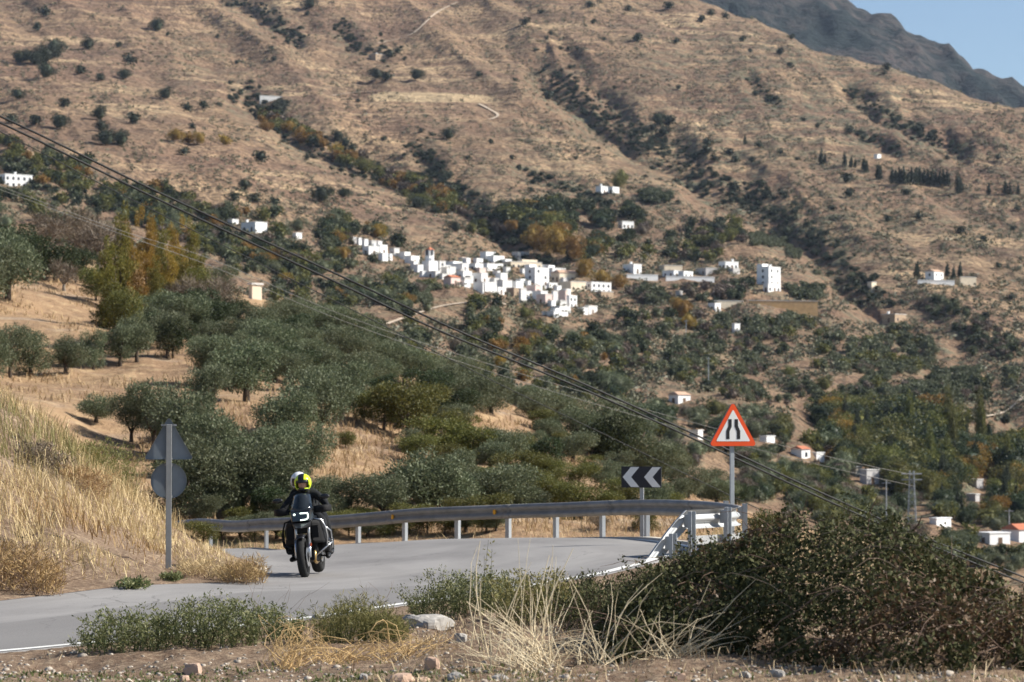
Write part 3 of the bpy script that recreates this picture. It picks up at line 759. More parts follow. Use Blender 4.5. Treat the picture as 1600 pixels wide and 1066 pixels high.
# beak and nose
b = mb(); b.hexa([(-.05, -1.0, .80), (.05, -1.0, .80), (.15, -.55, .80), (-.15, -.55, .80), (-.05, -1.0, .815), (.05, -1.0, .815), (.16, -.55, .90), (-.16, -.55, .90)]); b.build('beak', M['moto_black'], moto, bevel=.012)
b = mb(); b.hexa([(-.14, -.66, .90), (.14, -.66, .90), (.20, -.42, .86), (-.20, -.42, .86), (-.165, -.60, 1.08), (.165, -.60, 1.08), (.17, -.42, 1.12), (-.17, -.42, 1.12)]); hl = b.build('headlamp', M['moto_black'], moto, bevel=.02)
b = mb()
P3 = lambda u, v: (u, -.664 + (v - .90) * .33, v)          # on the lamp face
def strip(pts, w, y=-.006):
    for (u0, v0), (u1, v1) in zip(pts[:-1], pts[1:]):
        a = P3(u0, v0); c = P3(u1, v1); b.tube([(a[0], a[1] + y, a[2]), (c[0], c[1] + y, c[2])], w, 6)
strip([(-.005, .925), (.085, .928), (.118, .945), (.125, .985), (.115, 1.03), (-.005, 1.032)], .0095)
b.build('daytime_light', M['glow'], hl)
b = mb(); b.ball(P3(-.10, 1.02), (.018, .012, .018), 10, 6); b.build('auxiliary_light', M['glow'], hl)
b = mb()                                                     # lens
a = [P3(-.13, .915), P3(.14, .915), P3(.15, 1.06), P3(-.15, 1.06)]
b.hexa([(x, y - .002, z) for x, y, z in a[:1]] + [(x, y - .002, z) for x, y, z in a[1:2]] + [(a[1][0], a[1][1] + .01, a[1][2]), (a[0][0], a[0][1] + .01, a[0][2])] + [(x, y - .002, z) for x, y, z in (a[3], a[2])] + [(a[2][0], a[2][1] + .01, a[2][2]), (a[3][0], a[3][1] + .01, a[3][2])])
b.build('lens', plain('lamp_lens', (.05, .065, .075), .08, 0, .6, .1), hl)
# windscreen
vs = []; 
for j in range(6):
    v = j / 5
    for i in range(9):
        u = i / 8 * 2 - 1
        vs.append((u * (.185 - .05 * v), -.58 + .22 * v + .12 * u * u, 1.08 + .27 * v - .03 * u * u * v))
b = mb(); b.add(vs, [(j * 9 + i, j * 9 + i + 1, (j + 1) * 9 + i + 1, (j + 1) * 9 + i) for j in range(5) for i in range(8)]); o = b.build('windscreen', M['screen'], moto, True); o.modifiers.new('Solidify', 'SOLIDIFY').thickness = .004
# tank and side panels
b = mb(); b.hexa([(-.13, -.50, .70), (.13, -.50, .70), (.19, .22, .72), (-.19, .22, .72), (-.20, -.46, .98), (.20, -.46, .98), (.16, .22, .96), (-.16, .22, .96)]); b.hexa([(-.16, -.30, .98), (.16, -.30, .98), (.13, .16, .96), (-.13, .16, .96), (-.10, -.24, 1.06), (.10, -.24, 1.06), (.07, .12, 1.0), (-.07, .12, 1.0)]); b.build('fuel_tank', M['moto_black'], moto, bevel=.035, seg=3)
for sx_ in (-1, 1):
    b = mb(); q = [(.13, -.58, .54), (.33, -.36, .50), (.36, .02, .56), (.18, .02, .54), (.14, -.60, .93), (.28, -.44, .90), (.33, -.02, .88), (.18, -.04, .94)]
    q = [(sx_ * x, y, z) for x, y, z in q]
    if sx_ < 0: q = [q[1], q[0], q[3], q[2], q[5], q[4], q[7], q[6]]
    b.hexa(q); sp_ = b.build('side_panel', M['moto_satin'], moto, bevel=.055, seg=4)
    b = mb(); b.box(sx_ * .205 - .05, sx_ * .205 + .05, -.572, -.56, .62, .82); b.build('radiator_grille', M['moto_satin'], moto)
b = mb(); b.box(-.17, .17, -.36, .34, .34, .66); b.build('engine', M['moto_satin'], moto, bevel=.05, seg=3)
for sx_ in (-1, 1):
    b = mb(); b.tube([(sx_ * .14, -.10 + .03 * sx_, .47), (sx_ * .24, -.10 + .03 * sx_, .48)], [.10, .105], 16)
    cy = b.build('cylinder', M['moto_satin'], moto, bevel=.01)
    b = mb(); b.tube([(sx_ * .24, -.10 + .03 * sx_, .48), (sx_ * .34, -.10 + .03 * sx_, .485), (sx_ * .365, -.10 + .03 * sx_, .485)], [.118, .112, .085], 16); b.build('cylinder_head', M['moto_black'], cy, bevel=.012)
    b = mb(); b.tube([(sx_ * .10, -.30, .30), (sx_ * .33, -.27, .46), (sx_ * .40, -.12, .52), (sx_ * .36, .10, .42), (sx_ * .18, .25, .36)], .0145, 10)
    b.tube([(sx_ * .33, -.27, .46), (sx_ * .36, -.34, .62), (sx_ * .345, -.38, .78), (sx_ * .30, -.42, .90), (sx_ * .17, -.48, .93)], .0135, 10); b.tube([(sx_ * .345, -.38, .78), (sx_ * .40, -.20, .70), (sx_ * .40, -.12, .52)], .0125, 10)
    b.build('crash_bar', M['silver'] if sx_ > 0 else M['moto_satin'], moto, True)
    b = mb(); b.tube([(sx_ * .12, -.28, .44), (sx_ * .14, -.40, .36), (sx_ * .12, -.36, .24), (sx_ * .10, -.05, .20), (sx_ * .12, .4, .26)], .024, 10); b.build('exhaust_pipe', M['brass'] if sx_ > 0 else M['moto_satin'], moto, True)
    b = mb(); b.tube([(sx_ * .15, .14, .30), (sx_ * .32, .14, .29)], .014, 8); b.build('footpeg', M['moto_satin'], moto)
b = mb(); b.hexa([(-.13, -.42, .26), (.13, -.42, .26), (.14, .20, .20), (-.14, .20, .20), (-.14, -.50, .40), (.14, -.50, .40), (.16, .20, .33), (-.16, .20, .33)]); b.build('skid_plate', M['moto_satin'], moto, bevel=.015)
b = mb(); b.hexa([(-.14, .10, .80), (.14, .10, .80), (.16, 1.0, .90), (-.16, 1.0, .90), (-.13, .10, .90), (.13, .10, .90), (.15, 1.0, 1.0), (-.15, 1.0, 1.0)]); b.build('seat', M['seat'], moto, bevel=.035, seg=3)
b = mb(); b.tube([(-.15, .55, .75), (-.15, 1.1, .95)], .018); b.tube([(.15, .55, .75), (.15, 1.1, .95)], .018); b.tube([(-.11, .2, .40), (-.11, .76, .34)], .04); b.box(-.03, .03, .25, .8, .55, .75); b.build('rear_frame', M['moto_satin'], moto)
b = mb(); b.tube([(.18, .45, .38), (.20, .95, .52)], [.05, .06], 14); b.build('silencer', M['moto_satin'], moto, True)
# bars, guards, mirrors
b = mb(); b.tube([(-.44, -.28, 1.07), (-.28, -.34, 1.09), (-.12, -.42, 1.07), (.12, -.42, 1.07), (.28, -.34, 1.09), (.44, -.28, 1.07)], .012, 10); b.build('handlebar', M['moto_satin'], moto, True)
for sx_ in (-1, 1):
    b = mb(); vs = []
    for i in range(8):
        u = i / 7
        for j in range(4):
            v = j / 3 * 2 - 1; hh = .062 * (1 - .35 * abs(u - .45))
            vs.append((sx_ * (.20 + .27 * u), -.46 - .04 * math.sin(u * 3.1) + .16 * max(0, u - .72) * 2.5 + .012 * v * v, 1.075 + v * hh))
    b.add(vs, [(i * 4 + j, i * 4 + j + 1, (i + 1) * 4 + j + 1, (i + 1) * 4 + j) for i in range(7) for j in range(3)]); o = b.build('handguard', M['moto_satin'], moto, True); o.modifiers.new('Solidify', 'SOLIDIFY').thickness = .006
    b = mb(); b.tube([(sx_ * .27, -.36, 1.10), (sx_ * .29, -.38, 1.20), (sx_ * .33, -.39, 1.245)], .007, 8); st_ = b.build('mirror_stalk', M['moto_satin'], moto, True)
    b = mb(); b.ball((sx_ * .385, -.40, 1.265), (.085, .028, .042), 16, 10); mm = b.build('mirror', M['moto_black'], st_, True)
    mm.rotation_euler = (0, -sx_ * math.radians(0), 0)

# ================================================================== PEOPLE
def skin_body(name, J, E, mat, parent, root=0):
    me = bpy.data.meshes.new(name); me.from_pydata([j[:3] for j in J], E, []); me.materials.append(mat)
    o = link(name, me, parent); md = o.modifiers.new('Skin', 'SKIN'); md.use_smooth_shade = True
    sl = me.skin_vertices[0].data if len(me.skin_vertices) else None
    for i, j in enumerate(J):
        r = j[3]; sl[i].radius = (r, r) if not isinstance(r, tuple) else r
        sl[i].use_root = (i == root)
    s = o.modifiers.new('Subdivision', 'SUBSURF'); s.levels = 2; s.render_levels = 2
    return o

def hand(parent, sx_, c):
    """gloved hand closed round the grip along x at c"""
    b = MB(); x, y, z = c
    b.ball((x, y + .035, z + .012), (.045, .042, .022), 12, 8)
    b.tube([(x - sx_ * .01, y + .11, z + .02), (x, y + .05, z + .014)], [.038, .032], 10)
    for i in range(4):
        fx = x + (i - 1.5) * .021; ln = (.92, 1.0, .96, .8)[i]
        b.tube([(fx, y + .01, z + .022), (fx, y - .022 * ln, z + .018), (fx, y - .03 * ln, z - .008), (fx, y - .008, z - .026 * ln)], [.0105, .0105, .0098, .0085], 8)
    b.tube([(x - sx_ * .04, y + .045, z + .004), (x - sx_ * .055, y + .015, z - .012), (x - sx_ * .048, y - .012, z - .020)], [.0125, .0115, .0095], 8)
    return b.build('glove', M['glove'], parent, True)

def boot(parent, a, t_):
    b = MB(); a = Vector(a); t_ = Vector(t_)
    b.tube([a + Vector((0, .03, .16)), a + Vector((0, .02, .05)), a + Vector((0, .0, -.02))], [.060, .055, .052], 12)
    b.tube([a + Vector((0, .05, -.045)), a + Vector((0, 0, -.04)), a.lerp(t_, .6) + Vector((0, 0, -.015)), t_, t_ + Vector((0, -.03, 0))], [.042, .05, .046, .038, .022], 12)
    return b.build('boot', M['boot'], parent, True)

def head(parent, c, shell_mat, opened, tilt=0):
    """face and helmet; c = head centre"""
    e = link('helmet', None, parent, c, (0, tilt, 0))
    b = MB(); b.ball((0, 0, 0), (.128, .148, .142), 28, 20, keep=lambda x, y, z: not (y < -.42 and -.62 < z < .28 and abs(x) < .80))
    b.build('shell', shell_mat, e, True).modifiers.new('Solidify', 'SOLIDIFY').thickness = -.012
    b = MB()
    z0, z1 = (-.02, .62) if opened else (-.45, .38)
    b.ball((0, -.004, 0), (.132, .153, .145), 28, 24, keep=lambda x, y, z: y < -.30 and z0 < z < z1 and abs(x) < .82); b.build('visor', M['moto_black'], e, True).modifiers.new('Solidify', 'SOLIDIFY').thickness = .006
    b = MB(); b.ball((0, -.03, -.105), (.10, .095, .04), 20, 8, keep=lambda x, y, z: z < .3); b.build('chin_guard', M['moto_black'], e, True)
    b = MB(); b.ball((0, -.012, -.01), (.078, .098, .115), 18, 14); b.tube([(0, -.105, .02), (0, -.124, -.022), (0, -.108, -.032)], [.008, .014, .010], 8)
    b.tube([(-.024, -.099, -.062), (0, -.106, -.062), (.024, -.099, -.062)], [.004, .007, .004], 6)
    f = b.build('face', M['skin'], parent, True); f.location = c; f.rotation_euler = (0, tilt, 0)
    for s in (-1, 1):
        b = MB(); b.ball((s * .03, -.10, .012), (.012, .008, .008), 8, 6); b.build('eye', M['glove'], f, True)
    return e

def person(label, kind, dy, dz, hx, shell, opened, drv):
    p = thing('person', label, 'person', moto.matrix_basis @ Vector((0, 0, 0)), BROT, None, BS)
    p.rotation_mode = 'XYZ'
    o = dy
    J = [(0, .26 + o, .98 + dz, (.155, .13)), (0, .20 + o, 1.10 + dz, (.150, .12)), (hx * .5, .10 + o, 1.24 + dz, (.165, .125)), (hx * .8, .05 + o, 1.345 + dz, (.10, .085)),
         (hx, .015 + o, 1.41 + dz, .055), (hx, -.01 + o, 1.49 + dz, .070)]
    E = [(0, 1), (1, 2), (2, 3), (3, 4), (4, 5)]
    for s in (-1, 1):
        n = len(J)
        if drv: arm = [(s * .17 + hx * .8, .05, 1.32, .075), (s * .30, -.03, 1.20, .062), (s * .385, -.11, 1.09, .052), (s * .37, -.20, 1.075, .042)]
        else: arm = [(s * .17 + hx * .8, .05 + o, 1.32 + dz, .072), (s * .27, .08 + o, 1.14 + dz, .058), (s * .25, -.06 + o, 1.02 + dz, .048), (s * .17, -.16 + o, .98 + dz, .040)]
        J += arm; E += [(3, n), (n, n + 1), (n + 1, n + 2), (n + 2, n + 3)]
        n = len(J)
        leg = [(s * .12, .22 + o, .95 + dz, .105), (s * .25, -.02 + o * .75, .86 + dz * .7, .088), (s * .285, -.20 + o, .74 + dz, .074), (s * .285, -.02 + o, .52 + dz, .068), (s * .275, .13 + o * .9, .36 + dz * 1.3, .048)]
        J += leg; E += [(0, n), (n, n + 1), (n + 1, n + 2), (n + 2, n + 3), (n + 3, n + 4)]
    skin_body('body', J, E, M['suit'], p)
    for s in (-1, 1):
        if drv: hand(p, s, (s * .375, -.29, 1.075))
        else: hand(p, s, (s * .15, -.22 + o, .975 + dz))
        a = (s * .275, .13 + o * .9, .34 + dz * 1.3); boot(p, a, (s * .30, -.09 + o * .9, .285 + dz * 1.3))
    head(p, (hx, -.03 + o, 1.515 + dz), shell, opened, math.radians(2))
    return p
person('rider in a black suit and fluorescent yellow and black helmet holding the handlebar', 'person', 0, 0, .0, M['helmet_yellow'], True, True)
person('passenger in dark clothing and a white helmet sitting behind the rider', 'person', .42, .035, -.125, M['helmet_white'], False, False)
# ================================================================== LABELS THAT SINGLE OUT
ORD = ['leftmost', 'second from left', 'third from left', 'fourth from left', 'fifth from left', 'sixth from left', 'seventh from left', 'eighth from left']
LM_HILL = [(470, 800, 'the motorcycle'), (263, 740, 'the grey sign post'), (1003, 745, 'the chevron board'), (395, 455, 'the pale hillside hut'),
           (250, 400, 'the golden poplars'), (410, 630, 'the bare middle terrace'), (575, 700, 'the bare tan bank'), (80, 490, 'the tan upper slope'),
           (225, 590, 'the long earth terrace'), (820, 680, 'the small bare ledge'), (660, 720, 'the round olive behind the guardrail'), (620, 800, 'the first amber reflector'), (781, 800, 'the second amber reflector')]
LM_FAR = [(671, 405, 'the church tower'), (590, 388, 'the white cluster at the village end'), (838, 432, 'the tall white village block'), (816, 412, 'the long arcaded house'),
          (1203, 440, 'the white tower house'), (995, 425, 'the long-walled white house'), (1150, 512, 'the lone white hut in the groves'), (1142, 665, 'the warning sign'),
          (948, 297, 'the white house on the upper terrace'), (978, 352, 'the small white villa in the wood'), (380, 355, 'the farmhouse left of the village'), (20, 281, 'the white house on the slope edge'),
          (1460, 432, 'the villa on the spur'), (1232, 476, 'the tan earth wall'), (1400, 497, 'the stone ruin'), (1062, 623, 'the grey-white cottage'), (1088, 678, 'the small blue-white hut'),
          (1262, 707, 'the orange-roofed houses'), (1355, 745, 'the cream house'), (1425, 790, 'the lattice pylon'), (1570, 840, 'the white building with a red roof'), (1540, 640, 'the bend of the valley road'),
          (440, 150, 'the ruined farm'), (690, 152, 'the flat dry field'), (590, 88, 'the stone ruin high up'), (1371, 243, 'the tiny white hut'), (1440, 280, 'the row of cypresses'),
          (868, 385, 'the orange wood above the village'), (60, 90, 'the dark thicket'), (1010, 215, 'the dark gully'), (1360, 190, 'the rocky ravine'), (770, 175, 'the zigzag track'), (350, 30, 'the top of the left spur'), (1100, 10, 'the ridge line'),
          (900, 470, 'the lower edge of the village'), (1340, 430, 'the mouth of the ravine'), (560, 260, 'the golden gully'), (650, 310, 'the tan spur'), (180, 215, 'the leafy clump'), (1330, 560, 'the big olive grove')]

def relation(x, y, lms, far=0):
    b = min(lms, key=lambda q: math.hypot((x - q[0]), (y - q[1]) * 1.3))
    dx, dy = x - b[0], y - b[1]; r = math.hypot(dx, dy)
    v = '' if abs(dy) < .4 * abs(dx) else ('above' if dy < 0 else 'below')
    h = '' if abs(dx) < .4 * abs(dy) else ('left' if dx < 0 else 'right')
    if r < 12: s = 'beside'
    elif v and h: s = f'{v} and {h} of'
    elif v: s = v
    else: s = f'{h} of'
    return ('well ' if r > 95 and s != 'beside' else '') + s, b[2]

PENDING = []        # (object, x, y, description, category, landmarks, plural)
def later(o, x, y, desc, cat, lms, plural):
    PENDING.append((o, x, y, desc, cat, lms, plural))

def trim(s):
    for a in ('large ', 'tiny ', 'small ', 'well ', 'bushy ', 'the '):
        if len(s.split()) > 15: s = s.replace(a, '', 1)
    return s

def settle():
    by = {}
    for p in PENDING:
        r, l = relation(p[1], p[2], p[5]); base = f'{p[3]} {r} {l}'
        if len(base.split()) > 12: base = base.replace('well ', '').replace('above and left', 'upper left').replace('above and right', 'upper right').replace('below and left', 'lower left').replace('below and right', 'lower right')
        by.setdefault((base, p[6]), []).append(p)
    for (base, plural), ps in by.items():
        if len(base.split()) > 13: base = base.replace('just behind the guardrail', 'behind the rail')
        if len(ps) == 1:
            tag(ps[0][0], base, ps[0][4])
            if plural: ps[0][0]['group'] = plural
        elif len(ps) <= len(ORD):
            for k, p in enumerate(sorted(ps, key=lambda q: q[1])):
                tag(p[0], trim(f'{ORD[k] if k < len(ps) - 1 or k == 0 else "rightmost"} {base}'), p[4], plural)
        else:
            for p in ps: tag(p[0], base, p[4], f'{plural}, {base}')

# ================================================================== TREES
FO = {'olive': foliage('olive_leaves', (.060, .080, .036), (.185, .20, .118)),
      'evergreen': foliage('evergreen_leaves', (.020, .034, .014), (.062, .082, .034)),
      'leafy': foliage('leafy_leaves', (.065, .076, .02), (.175, .165, .045), .3),
      'autumn': foliage('autumn_leaves', (.17, .11, .02), (.33, .20, .04), .3),
      'gold': foliage('gold_green_leaves', (.075, .085, .018), (.23, .19, .035), .3),
      'bare': foliage('bare_twigs', (.10, .075, .055), (.17, .13, .095), .1),
      'shrub': foliage('mountain_shrub_leaves', (.018, .026, .016), (.045, .055, .028), .1),
      'scrub': foliage('scrub_leaves', (.075, .078, .046), (.175, .165, .105), .1, .5)}
M['bark'] = plain('bark', (.085, .065, .05), .9, 0, .1, .3, 5)
M['bark_pale'] = plain('pale_bark', (.24, .20, .16), .9, 0, .1, .25, 5)

def trunk_mesh(seed, kind):
    rng = random.Random(seed); b = MB()
    if kind in ('olive', 'bare'):
        h = .22; b.tube([(0, 0, -.12), (0, 0, 0), (.01, 0, h * .6), (.0, .01, h)], [.075, .06, .048, .045], 8)
        for i in range(4):
            a = 6.28 * i / 4 + rng.random(); e = (.25 * math.cos(a), .25 * math.sin(a), .55 + .15 * rng.random())
            b.tube([(0, 0, h * .9), (e[0] * .5, e[1] * .5, .38), e], [.032, .022, .01], 6)
    else:
        b.tube([(0, 0, -.08), (0, 0, .05), (.006, .004, .4), (0, 0, .85)], [.035, .028, .02, .006], 8)
        for i in range(6):
            a = 6.28 * i / 6 + rng.random(); z = .2 + .09 * i
            b.tube([(0, 0, z), (.22 * math.cos(a), .22 * math.sin(a), z + .16)], [.013, .004], 5)
    return b.mesh('trunk', M['bark_pale' if kind == 'bare' else 'bark'], True)

PROTO = {}
def make_proto(kind, q, seed):
    if kind == 'olive': lo = lobes_round(seed, 9, .5, 1.0, .09, .54); n, l, w, up, sh = 10000, .042, .018, .35, .45
    elif kind == 'evergreen': lo = lobes_round(seed, 7, .5, 1.0, .04, .55); n, l, w, up, sh = 7000, .045, .024, .15, .5
    elif kind == 'leafy': lo = lobes_round(seed, 8, .5, 1.0, .05, .52); n, l, w, up, sh = 6500, .042, .024, .2, .35
    elif kind == 'bare': lo = lobes_round(seed, 7, .5, 1.0, .2, .5); n, l, w, up, sh = 1700, .17, .012, .5, .2
    else:
        rng = random.Random(seed); lo = []
        for i in range(9):
            z = .14 + .80 * i / 8; r = .5 * (1 - (abs(z - .42) / .66) ** 1.6) * rng.uniform(.6, 1)
            lo.append((rng.uniform(-.2, .2), rng.uniform(-.2, .2), z, max(.10, r * .8), max(.10, r * .8), .09))
        n, l, w, up, sh = 7000, .032, .019, .35, .3
    V, Q = crown_np(seed, lo, n, l, w, up, sh)
    fo = {'poplar': 'gold', 'poplar_orange': 'autumn'}.get(kind, kind)
    return mesh_np('crown', V, Q, FO[fo]), trunk_mesh(seed, kind)
for kd, cnt in (('olive', 5), ('evergreen', 2), ('leafy', 3), ('bare', 2), ('poplar', 2), ('poplar_orange', 2)):
    PROTO[kd] = [make_proto(kd, i, 100 + 13 * i + hash(len(kd)) % 7) for i in range(cnt)]

rT = random.Random(7)
NICE = {'olive': ('grey-green olive tree', 'olive_tree', 'tree', 'olive trees'), 'evergreen': ('dark bushy evergreen', 'evergreen_tree', 'tree', 'dark evergreens'),
        'leafy': ('yellow-green leafy shrub', 'leafy_shrub', 'shrub', 'yellow-green shrubs'), 'bare': ('greyish half-bare tree', 'bare_tree', 'tree', 'half-bare trees'),
        'poplar': ('tall gold-green poplar', 'poplar_tree', 'tree', 'poplars'), 'poplar_orange': ('orange autumn poplar', 'poplar_tree', 'tree', 'poplars'),
        'autumn': ('orange autumn tree', 'autumn_tree', 'tree', 'autumn trees'), 'cypress': ('dark narrow cypress', 'cypress_tree', 'tree', 'cypresses'),
        'shrub': ('dark round bush', 'dark_bush', 'bush', 'dark bushes')}
def hill_tree(kind, xp, yp, hp, wp):
    P = hit(xp, yp, 'hill')
    if P is None: return
    desc, nm, cat, pl = NICE[kind]; k = P.y / F
    cr, tr = rT.choice(PROTO[kind]); h = hp * k * .97; w = wp * k
    r = thing(nm, None, None, P, (0, 0, rT.random() * 6.28), None, (w * rT.uniform(.95, 1.05), w * rT.uniform(.95, 1.05), h))
    link('crown', cr, r); link('trunk', tr, r)
    sz = '' if kind in ('poplar', 'poplar_orange') else ('large ' if hp > 95 else 'small ' if hp < 52 else '')
    later(r, xp, yp - hp / 2, sz + desc, cat, LM_HILL, pl + ' on the slope')

OL = [(12, 468, 122, 100), (-30, 480, 120, 100), (-14, 592, 92, 66), (16, 590, 80, 62), (48, 588, 74, 60), (103, 584, 68, 58), (146, 578, 66, 42), (188, 572, 74, 56), (214, 566, 86, 58), (262, 560, 72, 62),
      (228, 530, 62, 66), (330, 604, 76, 80), (352, 606, 86, 84), (385, 628, 108, 104), (325, 655, 84, 66), (428, 580, 80, 84), (470, 562, 70, 76), (512, 566, 66, 72), (548, 582, 66, 70),
      (590, 592, 62, 70), (632, 602, 60, 66), (664, 612, 62, 60), (702, 630, 60, 56), (738, 645, 62, 70), (768, 646, 60, 58), (690, 608, 50, 54), (250, 508, 60, 70), (292, 530, 66, 70),
      (400, 540, 58, 66), (445, 530, 60, 70), (478, 530, 62, 64), (520, 540, 60, 62), (362, 552, 62, 70), (560, 548, 58, 62), (600, 562, 54, 58),
      (286, 712, 122, 110), (240, 700, 100, 84), (338, 742, 110, 100), (205, 690, 70, 60), (330, 806, 120, 120), (398, 800, 120, 130), (285, 810, 95, 90), (458, 690, 96, 100), (500, 686, 106, 104),
      (535, 650, 90, 80), (420, 745, 92, 96), (478, 740, 80, 84), (540, 806, 62, 82), (598, 812, 68, 86), (668, 808, 118, 136), (700, 806, 92, 90), (785, 806, 84, 112), (830, 806, 56, 66), (745, 800, 60, 66),
      (500, 810, 70, 70), (440, 808, 80, 80), (872, 672, 62, 84), (912, 700, 66, 90), (895, 722, 46, 74), (948, 704, 82, 92), (985, 735, 96, 100), (1030, 760, 66, 76), (1075, 778, 52, 60), (1120, 790, 46, 58),
      (830, 655, 44, 60), (860, 690, 40, 46), (970, 765, 46, 56), (150, 660, 50, 60), (600, 640, 44, 50), (560, 606, 60, 66), (500, 600, 60, 60), (455, 610, 62, 60), (415, 560, 60, 60)]
for a in OL: hill_tree('olive', *a)
EV = [(52, 432, 66, 80), (85, 440, 60, 70), (118, 442, 56, 60), (20, 410, 60, 80), (270, 560, 60, 60), (330, 530, 60, 70), (462, 600, 56, 44), (300, 520, 70, 66), (958, 728, 92, 86), (250, 545, 60, 60), (350, 506, 56, 48), (500, 560, 50, 50), (940, 690, 60, 70), (1150, 795, 40, 50), (435, 560, 50, 50)]
for a in EV: hill_tree('evergreen', *a)
LE = [(636, 690, 92, 110), (600, 672, 60, 70), (690, 712, 66, 90), (740, 724, 60, 80), (782, 720, 46, 60), (660, 670, 70, 80), (715, 690, 56, 66), (195, 545, 90, 56), (185, 522, 84, 70), (150, 470, 60, 60), (880, 706, 30, 34), (815, 716, 40, 44), (850, 790, 50, 60),
      (895, 806, 52, 66), (940, 806, 46, 70), (865, 770, 40, 46), (1045, 802, 36, 60), (640, 818, 34, 70), (560, 818, 30, 60), (720, 815, 36, 50), (380, 822, 34, 60), (975, 790, 46, 60), (760, 770, 40, 50), (570, 660, 44, 44), (540, 700, 30, 30), (905, 765, 40, 60), (920, 735, 26, 40), (300, 470, 50, 60)]
for a in LE: hill_tree('leafy', *a)
BA = [(120, 402, 80, 90), (75, 392, 60, 70), (155, 430, 90, 90), (330, 505, 76, 80), (290, 498, 70, 70), (346, 478, 44, 44), (610, 660, 56, 60), (860, 812, 26, 36), (560, 505, 50, 50), (100, 455, 50, 50)]
for a in BA: hill_tree('bare', *a)
PO = [(188, 492, 176, 58, 0), (205, 480, 150, 46, 1), (168, 486, 120, 50, 0), (228, 470, 150, 48, 1), (252, 462, 130, 46, 0), (275, 462, 126, 44, 1), (296, 455, 116, 44, 0), (318, 445, 98, 42, 1), (338, 440, 82, 40, 0), (215, 500, 90, 50, 1), (180, 520, 120, 56, 0), (240, 490, 90, 44, 0), (262, 486, 100, 46, 1), (352, 440, 60, 34, 0), (200, 520, 80, 50, 1), (285, 480, 90, 40, 0), (310, 470, 80, 40, 0)]
for x, y, h, w, q in PO: hill_tree('poplar_orange' if q else 'poplar', x, y, h, w)

CLEAR = [[(140, 560), (310, 560), (320, 630), (110, 640)], [(340, 598), (480, 598), (485, 665), (330, 665)], [(490, 655), (570, 650), (640, 720), (620, 752), (490, 762)],
         [(-80, 420), (60, 420), (160, 500), (180, 545), (-80, 555)], [(735, 638), (810, 645), (830, 670), (745, 668)], [(850, 690), (900, 698), (950, 740), (900, 742)], [(375, 440), (415, 440), (415, 482), (375, 482)]]
FILL = [(180, 480), (330, 448), (560, 535), (700, 585), (1000, 690), (1130, 780), (1000, 812), (640, 820), (290, 822), (270, 780), (200, 690)]
BASES = [(a[0], a[1]) for a in OL + EV + LE + BA]
rG = random.Random(29); c_ = 0
for _ in range(9000):
    x, y = rG.uniform(180, 1130), rG.uniform(450, 822)
    if c_ >= 160 or not inpoly(np.array([x]), np.array([y]), FILL)[0]: continue
    hp = np.interp(y, [450, 600, 820], [44, 48, 54]) * rG.uniform(.7, 1.2); wp = hp * rG.uniform(1.0, 1.3)
    if any(inpoly(np.array([x, x - wp * .3, x + wp * .3, x]), np.array([y, y - hp * .4, y - hp * .4, y - hp * .85]), q).any() for q in CLEAR): continue
    if min(math.hypot(x - a, (y - b) * 2.2) for a, b in BASES) < 20: continue
    BASES.append((x, y)); c_ += 1
    kd = 'leafy' if (600 < x < 900 and y > 640 and rG.random() < .6) or rG.random() < .12 else 'evergreen' if rG.random() < .13 else 'olive'
    hill_tree(kd, x, y, hp * (.75 if kd == 'leafy' else 1), wp)

# dry grass on the slope: nobody could count it
def blades(P, h, w, lean, rng, mat, name):
    n = len(P); a = rng.random(n) * 6.283
    S = np.stack([np.cos(a), np.sin(a), np.zeros(n)], 1) * (w / 2)[:, None]
    b = rng.random(n) * 6.283
    Ld = np.stack([np.cos(b), np.sin(b), np.zeros(n)], 1) * (lean * rng.uniform(.3, 1.2, n) * h)[:, None] + np.array([-.12, 0, 0]) * h[:, None]
    up = np.array([0, 0, 1.0]) * h[:, None]
    m = P + Ld * .35 + up * .6; t_ = P + Ld + up * (.98 - .3 * lean)
    V = np.stack([P - S, P + S, m + S * .7, m - S * .7, t_ + S * .15, t_ - S * .15], 1).reshape(-1, 3)
    o = np.arange(n) * 6
    Q = np.concatenate([np.stack([o, o + 1, o + 2, o + 3], 1), np.stack([o + 3, o + 2, o + 4, o + 5], 1)])
    return mesh_np(name, V, Q, mat)

G_STRAW = foliage('straw_grass', (.40, .28, .145), (.70, .53, .31), .25, 0)
G_BROWN = foliage('brown_grass', (.26, .15, .07), (.46, .31, .15), .2, 0)
G_GREEN = foliage('green_grass', (.07, .10, .03), (.17, .19, .07), .3, 0)
rng = np.random.default_rng(5)
G_HILL = foliage('hill_straw', (.27, .18, .09), (.55, .40, .22), .25, 0)
def hill_grass():
    pts = []
    xs = rng.uniform(-60, 1250, 5200); ys = rng.uniform(400, 835, 5200)
    for x, y in zip(xs, ys):
        P = hit(x, y)
        if P is not None and 70 < P.y < 330:
            if vnoise(P.x / 6, P.y / 6, 9) < .38: continue
            pts.append(P)
    P = np.array(pts); P = np.repeat(P, 9, 0); P = P + rng.normal(size=P.shape) * [.55, .55, 0]
    P[:, 2] = hill.sample(P[:, 0], P[:, 1]) - .05
    k = P[:, 1] / 130
    return blades(P, rng.uniform(.22, .6, len(P)), rng.uniform(.03, .07, len(P)) * k, .7, rng, G_HILL, 'dry_hill_grass')
tag(link('dry_hill_grass', hill_grass()), 'dry straw-coloured grass on the terraces of the slope', 'grass', kind='stuff')

